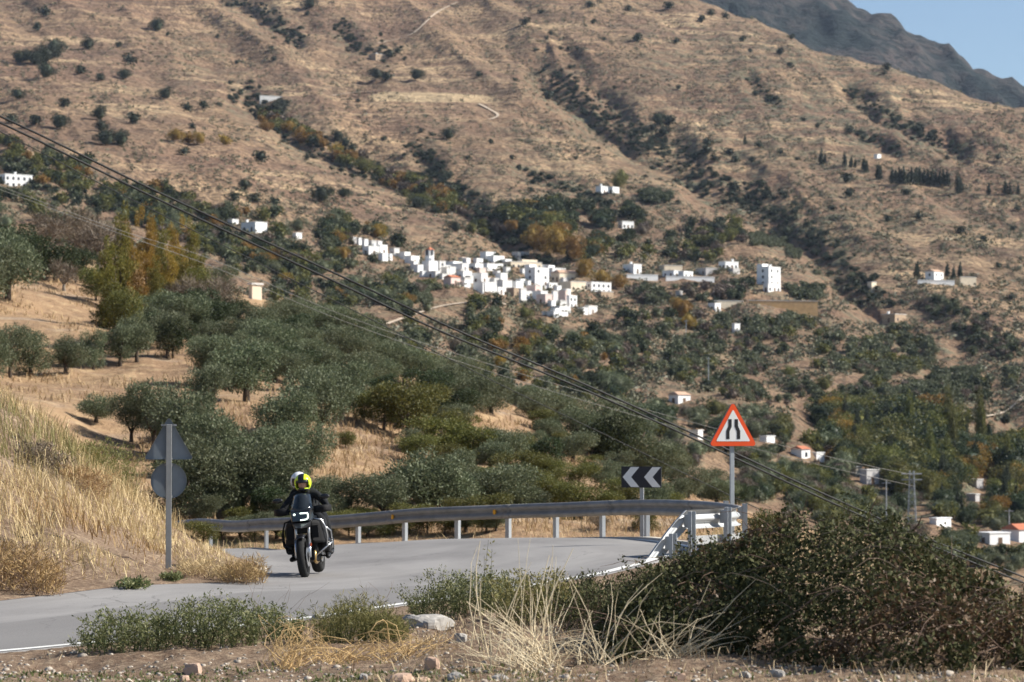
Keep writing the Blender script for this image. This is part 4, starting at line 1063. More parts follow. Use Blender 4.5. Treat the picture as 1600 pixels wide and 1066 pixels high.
# ================================================================== HOUSES
M['wall_white'] = plain('whitewash', (.80, .80, .79), .8, 0, .2, .05, .7)
M['wall_cream'] = plain('cream_render', (.70, .60, .46), .85, 0, .2, .08, .7)
M['wall_stone'] = plain('rough_stone', (.40, .30, .21), .95, 0, .1, .25, 1.2)
M['wall_grey'] = plain('grey_render', (.48, .46, .45), .9, 0, .1, .12, .8)
M['wall_pink'] = plain('pinkish_render', (.66, .52, .47), .85, 0, .2, .08, .7)
M['wall_earth'] = plain('earth_wall', (.50, .33, .17), .95, 0, .1, .15, .6)
M['tile_red'] = plain('terracotta_tiles', (.46, .165, .09), .8, 0, .2, .2, 1.5)
M['tile_pale'] = plain('pale_tiles', (.52, .34, .24), .85, 0, .2, .2, 1.5)
M['roof_clay'] = plain('flat_clay_roof', (.62, .60, .57), .9, 0, .1, .15, .5)
M['window'] = plain('dark_window', (.035, .04, .05), .25, 0, .5, .2, 1)
M['door'] = plain('brown_door', (.13, .08, .05), .6, 0, .3, .2, 2)
M['wall_off'] = plain('weathered_whitewash', (.64, .63, .61), .85, 0, .2, .12, .6)
WALLS = {'o': 'wall_off', 'w': 'wall_white', 'c': 'wall_cream', 's': 'wall_stone', 'g': 'wall_grey', 'p': 'wall_pink', 'e': 'wall_earth'}
HOUSE_RECTS = []
rH = random.Random(3)
def box_house(label, x0, x1, yt, yb, wall='w', roof='flat', lit=.5, win=1, name='house', cat='house', only='mtn', theta=None, y_hit=None, dpt=None):
    HOUSE_RECTS.append((x0, x1, yt, yb))
    xm = (x0 + x1) / 2; P = hit(xm, y_hit or yb, only)
    if P is None: P = at(xm, yb, 900)
    k = P.y / F; W = (x1 - x0) * k; h = max(1.5, (yb - yt) * k)
    th = math.radians(theta if theta is not None else 46 + rH.uniform(-7, 7)); ct, st_ = math.cos(th), math.sin(th)
    wx = max(.6, W * lit / ct); dy = max(.6, W * (1 - lit) / st_) if dpt is None else dpt
    # front corner sits nearest the camera
    cx = P.x + (-W / 2 + dy * st_) + wx * ct / 2 - dy * st_ / 2
    cyy = P.y + (wx * st_ + dy * ct) * .46
    zb = at(xm, yb, P.y).z
    r = thing(name, label, cat, (cx, cyy, zb), (0, 0, th))
    b = MB(); b.box(-wx / 2, wx / 2, -dy / 2, dy / 2, -5, h); b.build('wall', M[WALLS[wall]], r)
    ov = .14
    if roof == 'flat':
        b = MB(); b.box(-wx / 2 - ov, wx / 2 + ov, -dy / 2 - ov, dy / 2 + ov, h + .003, h + .22)
        ro = b.build('roof', M['roof_clay'] if wall != 'w' else M['wall_white'], r)
        if min(wx, dy) > 4 and rH.random() < .5:
            b = MB(); cx_, cy_ = rH.uniform(-.3, .3) * wx, rH.uniform(-.3, .3) * dy; b.box(cx_ - .4, cx_ + .4, cy_ - .4, cy_ + .4, h + .224, h + 1.3); b.box(cx_ - .55, cx_ + .55, cy_ - .55, cy_ + .55, h + 1.303, h + 1.45); b.build('chimney', M['wall_white'], ro)
        if min(wx, dy) > 4.5 and rH.random() < .25:
            b = MB(); s = rH.choice((-1, 1)); b.box(-wx / 2 + .01 if s < 0 else .1, -.1 if s < 0 else wx / 2 - .01, dy * .05, dy / 2 - .02, h + .224, h + 1.5); b.build('roof_room', M[WALLS[wall]], r)
    else:
        mt = M['tile_red'] if roof in ('red', 'pyramid') else M['tile_pale']; X, Yy = wx / 2 + .3, dy / 2 + .3; b = MB(); e = h + .004
        if roof == 'pyramid': b.add([(-X, -Yy, e), (X, -Yy, e), (X, Yy, e), (-X, Yy, e), (0, 0, e + min(wx, dy) * .55)], [(3, 2, 1, 0), (0, 1, 4), (1, 2, 4), (2, 3, 4), (3, 0, 4)])
        else:
            rg = min(X, Yy) * .42
            b.add([(-X, -Yy, e), (X, -Yy, e), (X, Yy, e), (-X, Yy, e), (-X * .8, 0, e + rg), (X * .8, 0, e + rg)], [(3, 2, 1, 0), (0, 1, 5, 4), (1, 2, 5), (2, 3, 4, 5), (3, 0, 4)])
        b.build('roof', mt, r)
    if win:
        st2 = max(1, round(h / 3.0)); dh = h / st2
        for face in (0, 1):
            ln = wx if face == 0 else dy; nc = int(ln / 3.4) if win == 1 else int(ln / 2.4)
            for s in range(st2):
                for c in range(nc):
                    if win == 1 and rH.random() < .35: continue
                    u = -ln / 2 + ln * (c + .5) / nc + rH.uniform(-.15, .15); z = h - dh * (s + .62); hh = min(.65, dh * .26); door = s == st2 - 1 and c == nc // 2 and dh > 2.2
                    b = MB(); z0_, z1_ = (z - hh, z + hh) if not door else (h - dh * (s + 1) + .05, z + hh)
                    if face == 0: b.box(u - .55, u + .55, -dy / 2 - .03, -dy / 2 + .1, z0_, z1_)
                    else: b.box(-wx / 2 - .03, -wx / 2 + .1, -u - .55, -u + .55, z0_, z1_)
                    b.build('door' if door else 'window', M['door'] if door else M['window'], r)
    return r

H = box_house
V_ = []
def vil(x0, x1, yt, yb, desc, wall='w', roof='flat', lit=.55, win=1, **kw):
    if wall == 'w' and rH.random() < .35: wall = 'o'
    r = H(None, x0, x1, yt, yb, wall, roof, lit, win, **kw); later(r, (x0 + x1) / 2, (yt + yb) / 2, desc, 'house', LM_VIL, 'white village houses')
LM_VIL = [(671, 402, 'the church tower'), (590, 388, 'the upper village end'), (838, 432, 'the tall village block'), (816, 412, 'the arcaded house'), (706, 438, 'the red-roofed house'),
          (933, 448, 'the terraced house on a stone base'), (862, 466, 'the mauve house row'), (757, 448, 'the blue-shaded house'), (895, 447, 'the beige wall'), (760, 398, 'the upper white terrace'), (909, 487, 'the lowest white houses')]
for a in [(544, 557, 371, 381, 'small grey shed', 'g', 'flat', .4, 0), (557, 565, 372, 383, 'narrow white house'), (565, 575, 374, 390, 'white house with a stepped top'), (575, 588, 376, 386, 'low white house'),
          (566, 592, 385, 399, 'broad white house with a grey shaded side', 'w', 'flat', .6), (590, 605, 383, 398, 'bright white cube house', 'w', 'flat', .7), (587, 597, 377, 386, 'white rooftop cube', 'w', 'flat', .6, 0), (591, 606, 396, 408, 'low white house with a blank wall'),
          (608, 624, 388, 400, 'small white house beside a dark tree', 'w', 'flat', .5), (606, 613, 397, 407, 'narrow white annex'), (625, 641, 394, 406, 'white house on the downhill lane'), (632, 655, 400, 412, 'long white house on the downhill lane'),
          (641, 653, 408, 423, 'tall narrow white house'), (646, 661, 414, 427, 'white house with a pale side wall'), (679, 696, 408, 425, 'pale blue-white house'), (688, 722, 409, 420, 'long low white house', 'w', 'flat', .4), (700, 732, 412, 424, 'long pale house with a shaded front', 'w', 'flat', .3),
          (713, 733, 403, 409, 'low white house under the trees'), (655, 666, 424, 433, 'small pale blue house'), (663, 688, 424, 434, 'bluish white house with dark windows', 'w', 'flat', .3), (689, 702, 418, 431, 'white house with a shaded side', 'w', 'flat', .3),
          (699, 712, 417, 431, 'bright white box house', 'w', 'flat', .7, 0), (684, 700, 428, 437, 'low pale house'), (713, 737, 424, 436, 'white house with a stepped roof'), (717, 737, 434, 447, 'white house above the olive grove'),
          (734, 762, 427, 444, 'large white house with a shaded front', 'w', 'flat', .35), (720, 735, 404, 415, 'pale house under a dark tree', 'w', 'flat', .4), (750, 774, 394, 406, 'white house with a stepped gable', 'w', 'flat', .6), (760, 788, 400, 411, 'white house with a long terrace', 'w', 'flat', .6),
          (733, 755, 412, 423, 'white house behind a garden tree'), (745, 786, 412, 424, 'long white house with a ridged roof', 'w', 'flat', .6), (800, 814, 394, 407, 'round-topped pale house', 'w', 'flat', .35, 0), (812, 827, 394, 405, 'bright white cube', 'w', 'flat', .65),
          (774, 793, 427, 446, 'bright tall white house', 'w', 'flat', .55), (766, 780, 435, 448, 'low white house with a terrace'), (752, 776, 441, 457, 'bright white house', 'w', 'flat', .75, 0),
          (776, 800, 438, 456, 'white stepped house', 'w', 'flat', .6), (795, 818, 440, 457, 'white house with small windows', 'w', 'flat', .5), (791, 815, 450, 464, 'brown stone-fronted house', 's', 'flat', .5), (811, 823, 452, 474, 'tall thin white house', 'w', 'flat', .75),
          (822, 846, 446, 460, 'pale lilac house', 'p', 'flat', .4), (832, 856, 455, 471, 'white house with a domed roof terrace', 'w', 'flat', .45), (838, 864, 460, 476, 'lilac house with brown windows', 'p', 'flat', .45), (862, 872, 455, 478, 'bright white gable house', 'w', 'flat', .75, 0),
          (870, 888, 454, 476, 'lilac shaded house', 'p', 'flat', .25), (879, 892, 452, 472, 'white house with a high chimney'), (885, 902, 462, 481, 'bright white house with rows of windows', 'w', 'flat', .7, 2), (860, 892, 479, 488, 'low white building with a flat terrace'),
          (847, 888, 487, 497, 'low white shed row', 'w', 'flat', .55), (903, 919, 481, 491, 'pale low house'), (914, 934, 478, 492, 'white house with a crown of chimneys', 'w', 'flat', .7), (852, 884, 419, 432, 'white house with a long roof terrace', 'w', 'flat', .65),
          (840, 856, 414, 424, 'small white roof house', 'w', 'flat', .6)]: vil(*a)

VP = [(600, 396), (655, 428), (700, 447), (760, 455), (830, 480), (885, 490), (902, 468), (905, 442), (862, 424), (790, 412), (740, 412), (700, 417), (664, 428), (622, 394)]
c_ = 0
for _ in range(900):
    x, y = rH.uniform(600, 905), rH.uniform(394, 490)
    if c_ >= 34 or not inpoly(np.array([x]), np.array([y]), VP)[0]: continue
    w_, h_ = rH.uniform(11, 20), rH.uniform(7, 10.5)
    if any(x0 - 2 < x < x1 + 2 and y - h_ * .7 < yb and y > yt + 4 for x0, x1, yt, yb in HOUSE_RECTS[-c_:] if c_): continue
    if 655 < x < 690 and y < 432: continue
    c_ += 1; vil(x - w_ / 2, x + w_ / 2, y - h_, y, rH.choice(['low white house', 'small flat-roofed white house', 'low white house with a parapet', 'little white outbuilding']), rH.choice('wwwwwp'), 'flat', rH.uniform(.35, .7), 1)
# church
P = hit(671, 424, 'mtn'); 
r = H('white church tower with a red pyramid roof in the upper village', 664, 678, 390.5, 426, 'w', 'pyramid', .5, 0, 'church_tower', 'church')
h_ = max(v.co.z for v in r.children[0].data.vertices); wv = max(v.co.x for v in r.children[0].data.vertices); dv = max(v.co.y for v in r.children[0].data.vertices)
for f in (0, 1):
    b = MB(); w2 = .55
    if f == 0: b.box(-w2, w2, -dv - .04, -dv + .1, h_ - 3.6, h_ - 1.2)
    else: b.box(-wv - .04, -wv + .1, -w2, w2, h_ - 3.6, h_ - 1.2)
    b.build('belfry_opening', M['window'], r)
H('white church nave with a buttressed front below its tower', 659, 684, 408, 427, 'w', 'flat', .55, 0, 'church_nave', 'church')
H('long cream house with a row of dark arches and a red roof edge', 786, 847, 409, 420, 'c', 'flat', .8, 2, theta=34)
H('tall white apartment block with two dark balcony rows in the village centre', 820, 858, 418, 446, 'w', 'flat', .58, 1, 'apartment_block', 'building', theta=42)
H('cream house with a white colonnade beside the tall village block', 861, 907, 426, 441, 'c', 'pale', .72, 2, theta=36)
H('blank beige retaining building under the colonnaded house', 876, 916, 440, 456, 'c', 'flat', .6, 0, 'retaining_wall', 'wall', theta=40)
H('white terraced house with jagged parapets on a brown stone base', 909, 956, 441, 458, 'w', 'flat', .68, 2, theta=40)
H('brown stone base floor with an open porch under the white terraced house', 931, 959, 456, 467, 's', 'flat', .7, 1, 'stone_basement', 'building', theta=40)
H('shaded blue-white house at the lower left of the village', 739, 755, 441, 457, 'w', 'flat', .05, 0, theta=40)
H('red-roofed pinkish house above the olive grove in the village', 693, 719, 433, 446, 'p', 'red', .55, 1)
# hamlet to the right of the village
H('white house with a dark ground floor by the long white wall', 974, 1003, 413, 428, 'w', 'flat', .45, 1)
H('long white garden wall below the dark-based white house', 979, 1037, 429, 439, 'w', 'flat', .85, 0, 'garden_wall', 'wall', theta=18, dpt=.6)
H('long flat cream warehouse behind the hamlet', 1031, 1067, 415, 425, 'c', 'flat', .8, 0, 'warehouse', 'building', theta=20)
H('bluish white house with one dark window in the hamlet', 1036, 1062, 423, 433, 'w', 'flat', .35, 1)
H('bright white house in the middle of the hamlet', 1060, 1084, 424, 434, 'w', 'flat', .65, 1)
H('flat-topped grey-white house row in the hamlet', 1088, 1125, 419, 430, 'g', 'flat', .6, 1, theta=30)
H('white house with a glazed upper floor in the hamlet', 1124, 1155, 409, 421, 'w', 'flat', .7, 2, theta=34)
H('pale grey low house beside the glazed white house', 1138, 1157, 420, 429, 'g', 'flat', .6, 0)
H('long white terrace wall along the front of the hamlet', 1040, 1126, 432, 440, 'w', 'flat', .9, 0, 'terrace_wall', 'wall', theta=17, dpt=.6)
H('tall white tower-like house with a blue shaded side', 1184, 1222, 417, 446, 'w', 'flat', .55, 1, theta=48)
H('lower white annex in front of the tower-like house', 1193, 1222, 443, 457, 'w', 'flat', .75, 2, theta=44)
H('grey-white roadside shed below the hamlet', 1056, 1067, 455, 463, 'g', 'flat', .5, 0, 'shed', 'shed')
H('small white cabin against the cream retaining wall', 1107, 1127, 474, 486, 'w', 'flat', .5, 1, 'cabin', 'house')
H('cream retaining wall below the hamlet', 1110, 1165, 470, 483, 'c', 'flat', .94, 0, 'retaining_wall', 'wall', theta=18, dpt=.8)
H('long tan earth retaining wall below the olive garden', 1170, 1284, 470, 485, 'e', 'flat', .96, 0, 'retaining_wall', 'wall', theta=10, dpt=.8)
H('lone white hut among the olive groves of the valley', 1144, 1157, 506, 520, 'w', 'flat', .7, 0, 'hut', 'hut')
H('white house on the upper terrace above the wood', 931, 951, 291, 303, 'w', 'flat', .6, 1)
H('narrow white wing joined to the upper terrace house', 950, 968, 292, 302, 'w', 'flat', .6, 1, 'house_wing', 'house')
H('small white villa with a dark porch in the wood', 966, 991, 346, 358, 'w', 'flat', .75, 2, theta=34)
H('white flat-roofed house on the slope beyond the poplars', -8, 46, 272, 292, 'w', 'flat', .7, 2, theta=36)
H('white farmhouse with a bright gable left of the village', 374, 416, 347, 363, 'w', 'flat', .4, 1)
H('small white farm building behind the farmhouse', 354, 372, 343, 352, 'w', 'flat', .5, 0, 'farm_building', 'building')
H('small white shed right of the farmhouse', 457, 471, 364, 374, 'w', 'flat', .6, 0, 'shed', 'shed')
H('white villa among cypresses on the spur', 1447, 1478, 424, 441, 'w', 'pale', .6, 1)
H('long white terrace wall of the villa on the spur', 1434, 1500, 438, 446, 'w', 'flat', .9, 0, 'terrace_wall', 'wall', theta=14, dpt=.6)
H('cream wall end beside the villa on the spur', 1500, 1531, 433, 447, 'c', 'flat', .85, 0, 'boundary_wall', 'wall', theta=20, dpt=.8)
H('pale square tower hut at the mouth of the ravine', 1356, 1371, 441, 457, 'c', 'flat', .6, 0, 'tower_hut', 'hut')
H('roofless tan stone ruin on the slope below the spur', 1380, 1420, 491, 504, 's', 'flat', .55, 1, 'ruin', 'ruin')
H('grey-white cottage with a pale roof on the valley slope', 1046, 1080, 617, 631, 'w', 'pale', .6, 1, 'cottage', 'house')
H('small blue-white hut left of the warning sign', 1078, 1099, 673, 685, 'w', 'flat', .4, 0, 'hut', 'hut')
H('small pale hut just past the warning sign', 1188, 1212, 682, 692, 'w', 'flat', .6, 0, 'hut', 'hut')
H('house with a bright orange tiled roof in the valley wood', 1237, 1268, 702, 716, 'w', 'red', .5, 1)
H('low white house beside the orange-roofed one', 1266, 1290, 708, 720, 'w', 'flat', .6, 1)
H('cream two-step house in the valley wood', 1345, 1376, 735, 758, 'g', 'flat', .7, 1)
H('cream low wing left of the two-step house', 1330, 1348, 730, 744, 'c', 'flat', .6, 0, 'house_wing', 'house')
H('low white flat building behind the dry bank', 1454, 1490, 811, 824, 'w', 'flat', .75, 0, 'outbuilding', 'building')
H('long white building at the valley bottom', 1531, 1582, 834, 852, 'w', 'flat', .7, 1, theta=30)
H('white house with a red tiled roof at the valley bottom', 1570, 1625, 828, 848, 'w', 'red', .6, 1, theta=36)
H('bluish flat roof hidden in the valley wood', 1508, 1538, 750, 762, 'g', 'flat', .4, 0, 'outbuilding', 'building')
H('pale low roof among olives on the valley floor', 1512, 1532, 773, 784, 'g', 'flat', .4, 0, 'outbuilding', 'building')
H('tiny white hut high on the mountainside', 1366, 1378, 241, 248, 'w', 'flat', .6, 0, 'hut', 'hut')
H('long ruined white farm wall on the high terrace', 405, 474, 149.5, 153.5, 'o', 'flat', .94, 0, 'ruined_wall', 'ruin', theta=24, dpt=1.5)
H('stone ruin with empty openings high on the mountainside', 575, 602, 84, 95, 's', 'flat', .55, 1, 'ruin', 'ruin')
H('pale hillside hut with a flat cornice roof above the olives', 388, 408, 445, 468, 'c', 'flat', .70, 1, 'hut', 'hut', 'hill')

# ================================================================== FAR TREES
def far_proto(kind, seed):
    if kind in ('cypress',): lo = [(0, 0, .2 + .16 * i, .42 - .07 * i, .42 - .07 * i, .16) for i in range(5)]
    elif kind in ('poplar',): lo = [(0, 0, .2 + .15 * i, .40 - .05 * i, .40 - .05 * i, .16) for i in range(5)]
    else: lo = lobes_round(seed, 6, .5, 1.0, .03, .55)
    V, Q = crown_np(seed, lo, 340, .17, .10, .25, .6)
    # dense inner foliage: an irregular core so that the sky does not show through the middle
    b = MB(); kk = .80 if kind in ('cypress', 'poplar') else .92; zc = .5; rz = .36 if kind not in ('cypress', 'poplar') else .42; rr = .30 if kind not in ('cypress', 'poplar') else .26
    b.ball((0, 0, 0), (1, 1, 1), 9, 7); c = np.array(b.v); c = c * (1 + .35 * fbm(c[:, 0] * 2 + seed, c[:, 2] * 2 + c[:, 1], 2, seed))[:, None] * [rr * kk, rr * kk, rz * kk] + [0, 0, zc]
    m_ = np.linalg.norm(V.reshape(-1, 4, 3).mean(1) - [0, 0, .5], axis=1) < .66; V = V.reshape(-1, 4, 3)[m_].reshape(-1, 3); Q = np.arange(len(V)).reshape(-1, 4)
    return np.concatenate([V, c]), np.concatenate([Q, np.array(b.f) + len(V)])
FAR_FO = {'olive': 'olive', 'evergreen': 'evergreen', 'leafy': 'leafy', 'autumn': 'autumn', 'bare': 'bare', 'cypress': 'shrub', 'shrub': 'shrub', 'poplar': 'leafy', 'scrub': 'scrub'}
FP = {k: [far_proto(k, 300 + 7 * i + len(k)) for i in range(4)] for k in FAR_FO}
def rich(kind, seed):
    V, Q = far_proto(kind, seed); lo = lobes_round(seed, 8, .5, 1.0, .03, .54) if kind not in ('cypress', 'poplar') else [(0, 0, .14 + .11 * i, .44 * (1 - (abs(.1 * i - .3) / .62) ** 1.5), .44 * (1 - (abs(.1 * i - .3) / .62) ** 1.5), .12) for i in range(8)]
    c0 = len(V); k = 63; core = V[-k:]
    V2, Q2 = crown_np(seed + 1, lo, 3000, .055, .030, .25, .55); m_ = np.linalg.norm(V2.reshape(-1, 4, 3).mean(1) - [0, 0, .5], axis=1) < .66; V2 = V2.reshape(-1, 4, 3)[m_].reshape(-1, 3)
    nq = len(V2) // 4; cq = Q[-63 + 0:] if 0 else Q[Q.min(axis=1) >= c0 - 72]
    core = V[-72:]; return np.concatenate([V2, core]), np.concatenate([np.arange(len(V2)).reshape(-1, 4), cq - (c0 - 72) + len(V2)])
FM = {k: [mesh_np(k + '_crown', V, Q, FO[FAR_FO[k]]) for V, Q in FP[k]] for k in FP}
FMH = {k: [mesh_np(k + '_rich_crown', *rich(k, 700 + 11 * i + len(k)), FO[FAR_FO[k]]) for i in range(2)] for k in FP}
FDESC = {'olive': ('grey-green tree', 'valley_tree', 'tree', 'grey-green valley trees'), 'evergreen': ('dark green tree', 'evergreen_tree', 'tree', 'dark valley trees'), 'leafy': ('yellow-green tree', 'leafy_tree', 'tree', 'yellow-green valley trees'),
         'autumn': ('orange-brown autumn tree', 'autumn_tree', 'tree', 'autumn trees'), 'bare': ('brownish half-bare tree', 'bare_tree', 'tree', 'half-bare trees'), 'cypress': ('dark upright cypress', 'cypress_tree', 'tree', 'cypresses'),
         'shrub': ('dark round bush', 'mountain_bush', 'bush', 'dark bushes on the mountainside'), 'poplar': ('tall green poplar', 'poplar_tree', 'tree', 'valley poplars')}
rF = random.Random(11)
cand = []           # kind, x, y, h, w
REG = [([(120, 295), (330, 338), (560, 345), (640, 395), (560, 402), (430, 425), (330, 398), (140, 325)], 130, 'eeeeooolllab', (12, 24)),
       ([(330, 400), (560, 398), (640, 430), (740, 470), (870, 500), (960, 530), (980, 640), (860, 620), (700, 590), (420, 470)], 300, 'ooooeeelllab', (11, 24)),
       ([(780, 335), (960, 305), (1000, 350), (960, 385), (905, 415), (840, 388), (770, 352)], 100, 'eeeeellaa', (14, 26)),
       ([(960, 302), (1130, 310), (1110, 325), (980, 330)], 34, 'oooe', (7, 13)),
       ([(1170, 368), (1225, 374), (1285, 432), (1180, 412)], 100, 'o', (6, 10)),
       ([(960, 345), (1160, 352), (1178, 410), (960, 408)], 60, 'eeellbo', (9, 20)),
       ([(965, 440), (1180, 442), (1190, 470), (1000, 480)], 55, 'ooeeb', (9, 18)),
       ([(1140, 446), (1290, 452), (1282, 470), (1150, 470)], 46, 'oooe', (8, 13)),
       ([(940, 490), (1140, 500), (1350, 500), (1530, 550), (1600, 600), (1600, 625), (1480, 640), (1300, 650), (1100, 620), (950, 560)], 460, 'oooooeelb', (8, 19)),
       ([(1290, 560), (1520, 570), (1540, 620), (1330, 625)], 150, 'o', (9, 13)),
       ([(640, 448), (745, 442), (752, 468), (650, 476), (560, 486)], 90, 'o', (7, 12)),
       ([(1280, 655), (1480, 660), (1640, 690), (1640, 830), (1450, 800), (1290, 720)], 230, 'lllleeeac', (22, 52)),
       ([(1380, 690), (1640, 700), (1640, 760), (1400, 760)], 56, 'lleelep', (40, 72)),
       ([(940, 600), (1110, 640), (1290, 690), (1450, 780), (1590, 870), (1480, 890), (1300, 830), (1150, 780), (1000, 700)], 290, 'ooooeellb', (15, 34)),
       ([(390, 168), (470, 208), (570, 254), (640, 284), (700, 304), (760, 348), (800, 377), (740, 370), (640, 312), (520, 252), (400, 190)], 100, 'aalllleb', (11, 20)),
       ([(0, 225), (150, 258), (330, 330), (560, 340), (300, 350), (120, 322), (0, 262)], 110, 'eelloa', (10, 20)),
       ([(-60, 295), (60, 305), (140, 335), (100, 400), (-60, 400)], 46, 'elo', (12, 24)),
       ([(1300, 430), (1420, 470), (1600, 600), (1600, 540), (1480, 470)], 60, 'eoob', (8, 15)),
       ([(1430, 790), (1640, 800), (1640, 920), (1500, 880)], 60, 'oole', (16, 30))]
KEY = {'o': 'olive', 'e': 'evergreen', 'l': 'leafy', 'a': 'autumn', 'b': 'bare', 'c': 'cypress', 'p': 'poplar'}
VROAD = [(1455, 645), (1530, 640), (1600, 600), (1660, 580), (1660, 650), (1600, 668), (1465, 676)]
def clear(x, y, h, w):
    if inpoly(np.array([x, x]), np.array([y, y - h]), VROAD).any(): return False
    for x0, x1, yt, yb in HOUSE_RECTS:
        if x0 - w / 2 < x < x1 + w / 2 and y > yb - 2 and y - h < yb - (yb - yt) * .2: return False
        if x0 - 2 < x < x1 + 2 and yt < y <= yb: return False
    return True
for poly, n, ks, (h0, h1) in REG:
    n = int(n * 1.5); q_ = np.random.default_rng(n + len(ks)); xs = [p[0] for p in poly]; ys = [p[1] for p in poly]; c = 0
    xa = q_.uniform(min(xs), max(xs), 20 * n); ya = q_.uniform(min(ys), max(ys), 20 * n); ok = inpoly(xa, ya, poly) & (vnoise(xa / 38, ya / 22, 77) > .385)
    for x, y in zip(xa[ok].tolist(), ya[ok].tolist()):
        if c >= n: break
        kd = KEY[ks[int(vnoise(np.array([x / 26 + 3 * rF.random()]), np.array([y / 20]), 78)[0] * 3.0 * len(ks)) % len(ks)]]
        h = rF.uniform(h0, h1); w = h * (rF.uniform(1.0, 1.35) if kd not in ('cypress', 'poplar') else rF.uniform(.28, .38)); h *= (1.35 if kd in ('cypress', 'poplar') else 1)
        if not clear(x, y, h, w): continue
        cand.append((kd, x, y, h, w)); c += 1
# bushes and trees one can single out in the photograph: x, base y, width, (height)
SH = [(69, 26, 20), (58, 48, 16), (245, 50, 28), (262, 56, 7), (185, 75, 12), (137, 78, 24), (85, 92, 36, 34), (55, 102, 34, 26), (30, 100, 26), (42, 96, 24), (70, 100, 40, 30), (72, 123, 32), (125, 116, 18), (202, 101, 22), (157, 126, 16), (194, 125, 24), (258, 156, 26), (292, 175, 18), (318, 170, 16),
      (28, 156, 24), (100, 168, 20), (18, 194, 22), (93, 202, 34), (155, 188, 28), (158, 206, 24), (209, 194, 22), (55, 196, 22), (165, 228, 40, 28), (188, 228, 34, 26), (288, 243, 18), (407, 253, 22), (382, 298, 24), (366, 315, 18), (398, 317, 20), (429, 323, 18), (503, 316, 34), (537, 310, 24), (653, 327, 30), (712, 363, 24),
      (551, 238, 16), (484, 14, 24), (480, 25, 10), (424, 78, 8), (446, 56, 8), (595, 57, 8), (610, 90, 16), (620, 84, 12), (632, 95, 8), (588, 125, 26), (604, 127, 20), (651, 126, 26), (700, 219, 26), (658, 208, 10), (748, 121, 12), (767, 225, 10), (540, 230, 20), (528, 222, 24), (433, 182, 30), (412, 182, 24), (442, 172, 22), (406, 139, 8), (428, 95, 10),
      (821, 39, 16), (845, 22, 10), (922, 12, 14), (982, 18, 12), (1045, 14, 16), (1111, 24, 14), (1096, 35, 14), (1133, 29, 12), (927, 38, 10), (860, 55, 10), (854, 62, 8), (876, 78, 8), (888, 78, 7), (902, 78, 8), (996, 65, 17), (944, 64, 8), (1056, 69, 12), (1160, 66, 12), (1172, 82, 8), (1237, 62, 10), (1219, 86, 14), (1235, 106, 12), (1335, 75, 12),
      (1373, 100, 18), (1386, 111, 16), (1382, 118, 10), (873, 124, 12), (850, 112, 8), (856, 156, 20), (1028, 196, 26), (1045, 196, 22), (1037, 214, 22), (1020, 205, 14), (1105, 229, 18), (1104, 242, 20), (1085, 250, 16), (1117, 253, 16), (1140, 244, 16), (1150, 254, 14), (1175, 254, 12), (1115, 277, 12), (1145, 300, 20), (1190, 294, 18), (1197, 311, 20), (1222, 307, 16), (1170, 314, 16),
      (1328, 209, 16), (1436, 209, 18), (1454, 221, 18), (1220, 241, 8), (1246, 251, 8), (1186, 232, 14), (1323, 286, 20), (1327, 309, 18), (1416, 305, 14), (1436, 344, 16), (1387, 347, 14), (1500, 366, 18), (1538, 378, 14), (1584, 361, 10), (1121, 368, 26), (1230, 372, 24), (1277, 200, 10), (1255, 190, 9), (1180, 150, 12), (1200, 160, 12), (1060, 140, 9), (960, 140, 8),
      (1560, 250, 10), (1590, 330, 12), (1300, 330, 12), (1480, 250, 9), (1520, 440, 12), (1560, 420, 12), (1580, 470, 14), (1540, 500, 16), (1571, 664, 26, 20), (1530, 530, 14), (640, 560, 20), (340, 60, 8), (370, 100, 8), (300, 200, 10), (480, 250, 12), (600, 220, 10), (730, 250, 8), (800, 250, 10), (830, 300, 10), (560, 160, 8), (900, 250, 8), (930, 200, 8), (1020, 300, 10), (1060, 320, 10)]
named = []
for s in SH: named.append(('shrub', s[0], s[1], s[3] if len(s) > 3 else s[2] * .82, s[2]))
for x, y, h in [(1164, 226, 16), (1283, 258, 24), (1289, 256, 16), (1320, 260, 22), (1330, 262, 18), (1336, 262, 14), (1350, 268, 24), (1354, 270, 20), (1372, 280, 26), (1376, 281, 20), (1497, 304, 34), (1501, 302, 24), (1545, 305, 20), (1571, 303, 22), (1578, 304, 18), (1591, 304, 18), (1433, 434, 26), (1480, 432, 22), (1490, 436, 20), (1500, 434, 24)] + [(1394 + 6.2 * i, 287 + i * .25, 22 + 7 * rF.random()) for i in range(15)]: named.append(('cypress', x, y, h, h * .42))
for x, y, h, w in [(870, 402, 50, 46), (848, 398, 46, 40), (896, 408, 40, 40), (832, 388, 36, 34), (912, 436, 32, 34), (940, 446, 28, 30), (968, 452, 26, 30), (880, 380, 34, 36), (1068, 498, 30, 30), (1075, 514, 26, 28), (1058, 486, 22, 22), (275, 221, 22, 30), (294, 224, 18, 22), (312, 226, 20, 22), (350, 226, 16, 20), (470, 220, 26, 24), (452, 208, 22, 26), (415, 205, 20, 24), (525, 240, 18, 22), (100, 100, 1, 1)][:-1]: named.append(('autumn', x, y, h, w))
for x, y, h, w in [(570, 272, 28, 32), (655, 326, 26, 34), (505, 312, 20, 30), (862, 362, 30, 30), (1232, 590, 20, 22), (1288, 612, 26, 28), (820, 500, 24, 26), (1140, 378, 22, 30), (965, 296, 26, 24), (972, 288, 24, 20)]: named.append(('leafy', x, y, h, w))
for x, y, h, w in [(1545, 700, 44, 20), (1560, 735, 44, 22), (1508, 690, 46, 18), (1440, 690, 52, 24), (1465, 692, 46, 20)]: named.append(('evergreen', x, y, h, w))

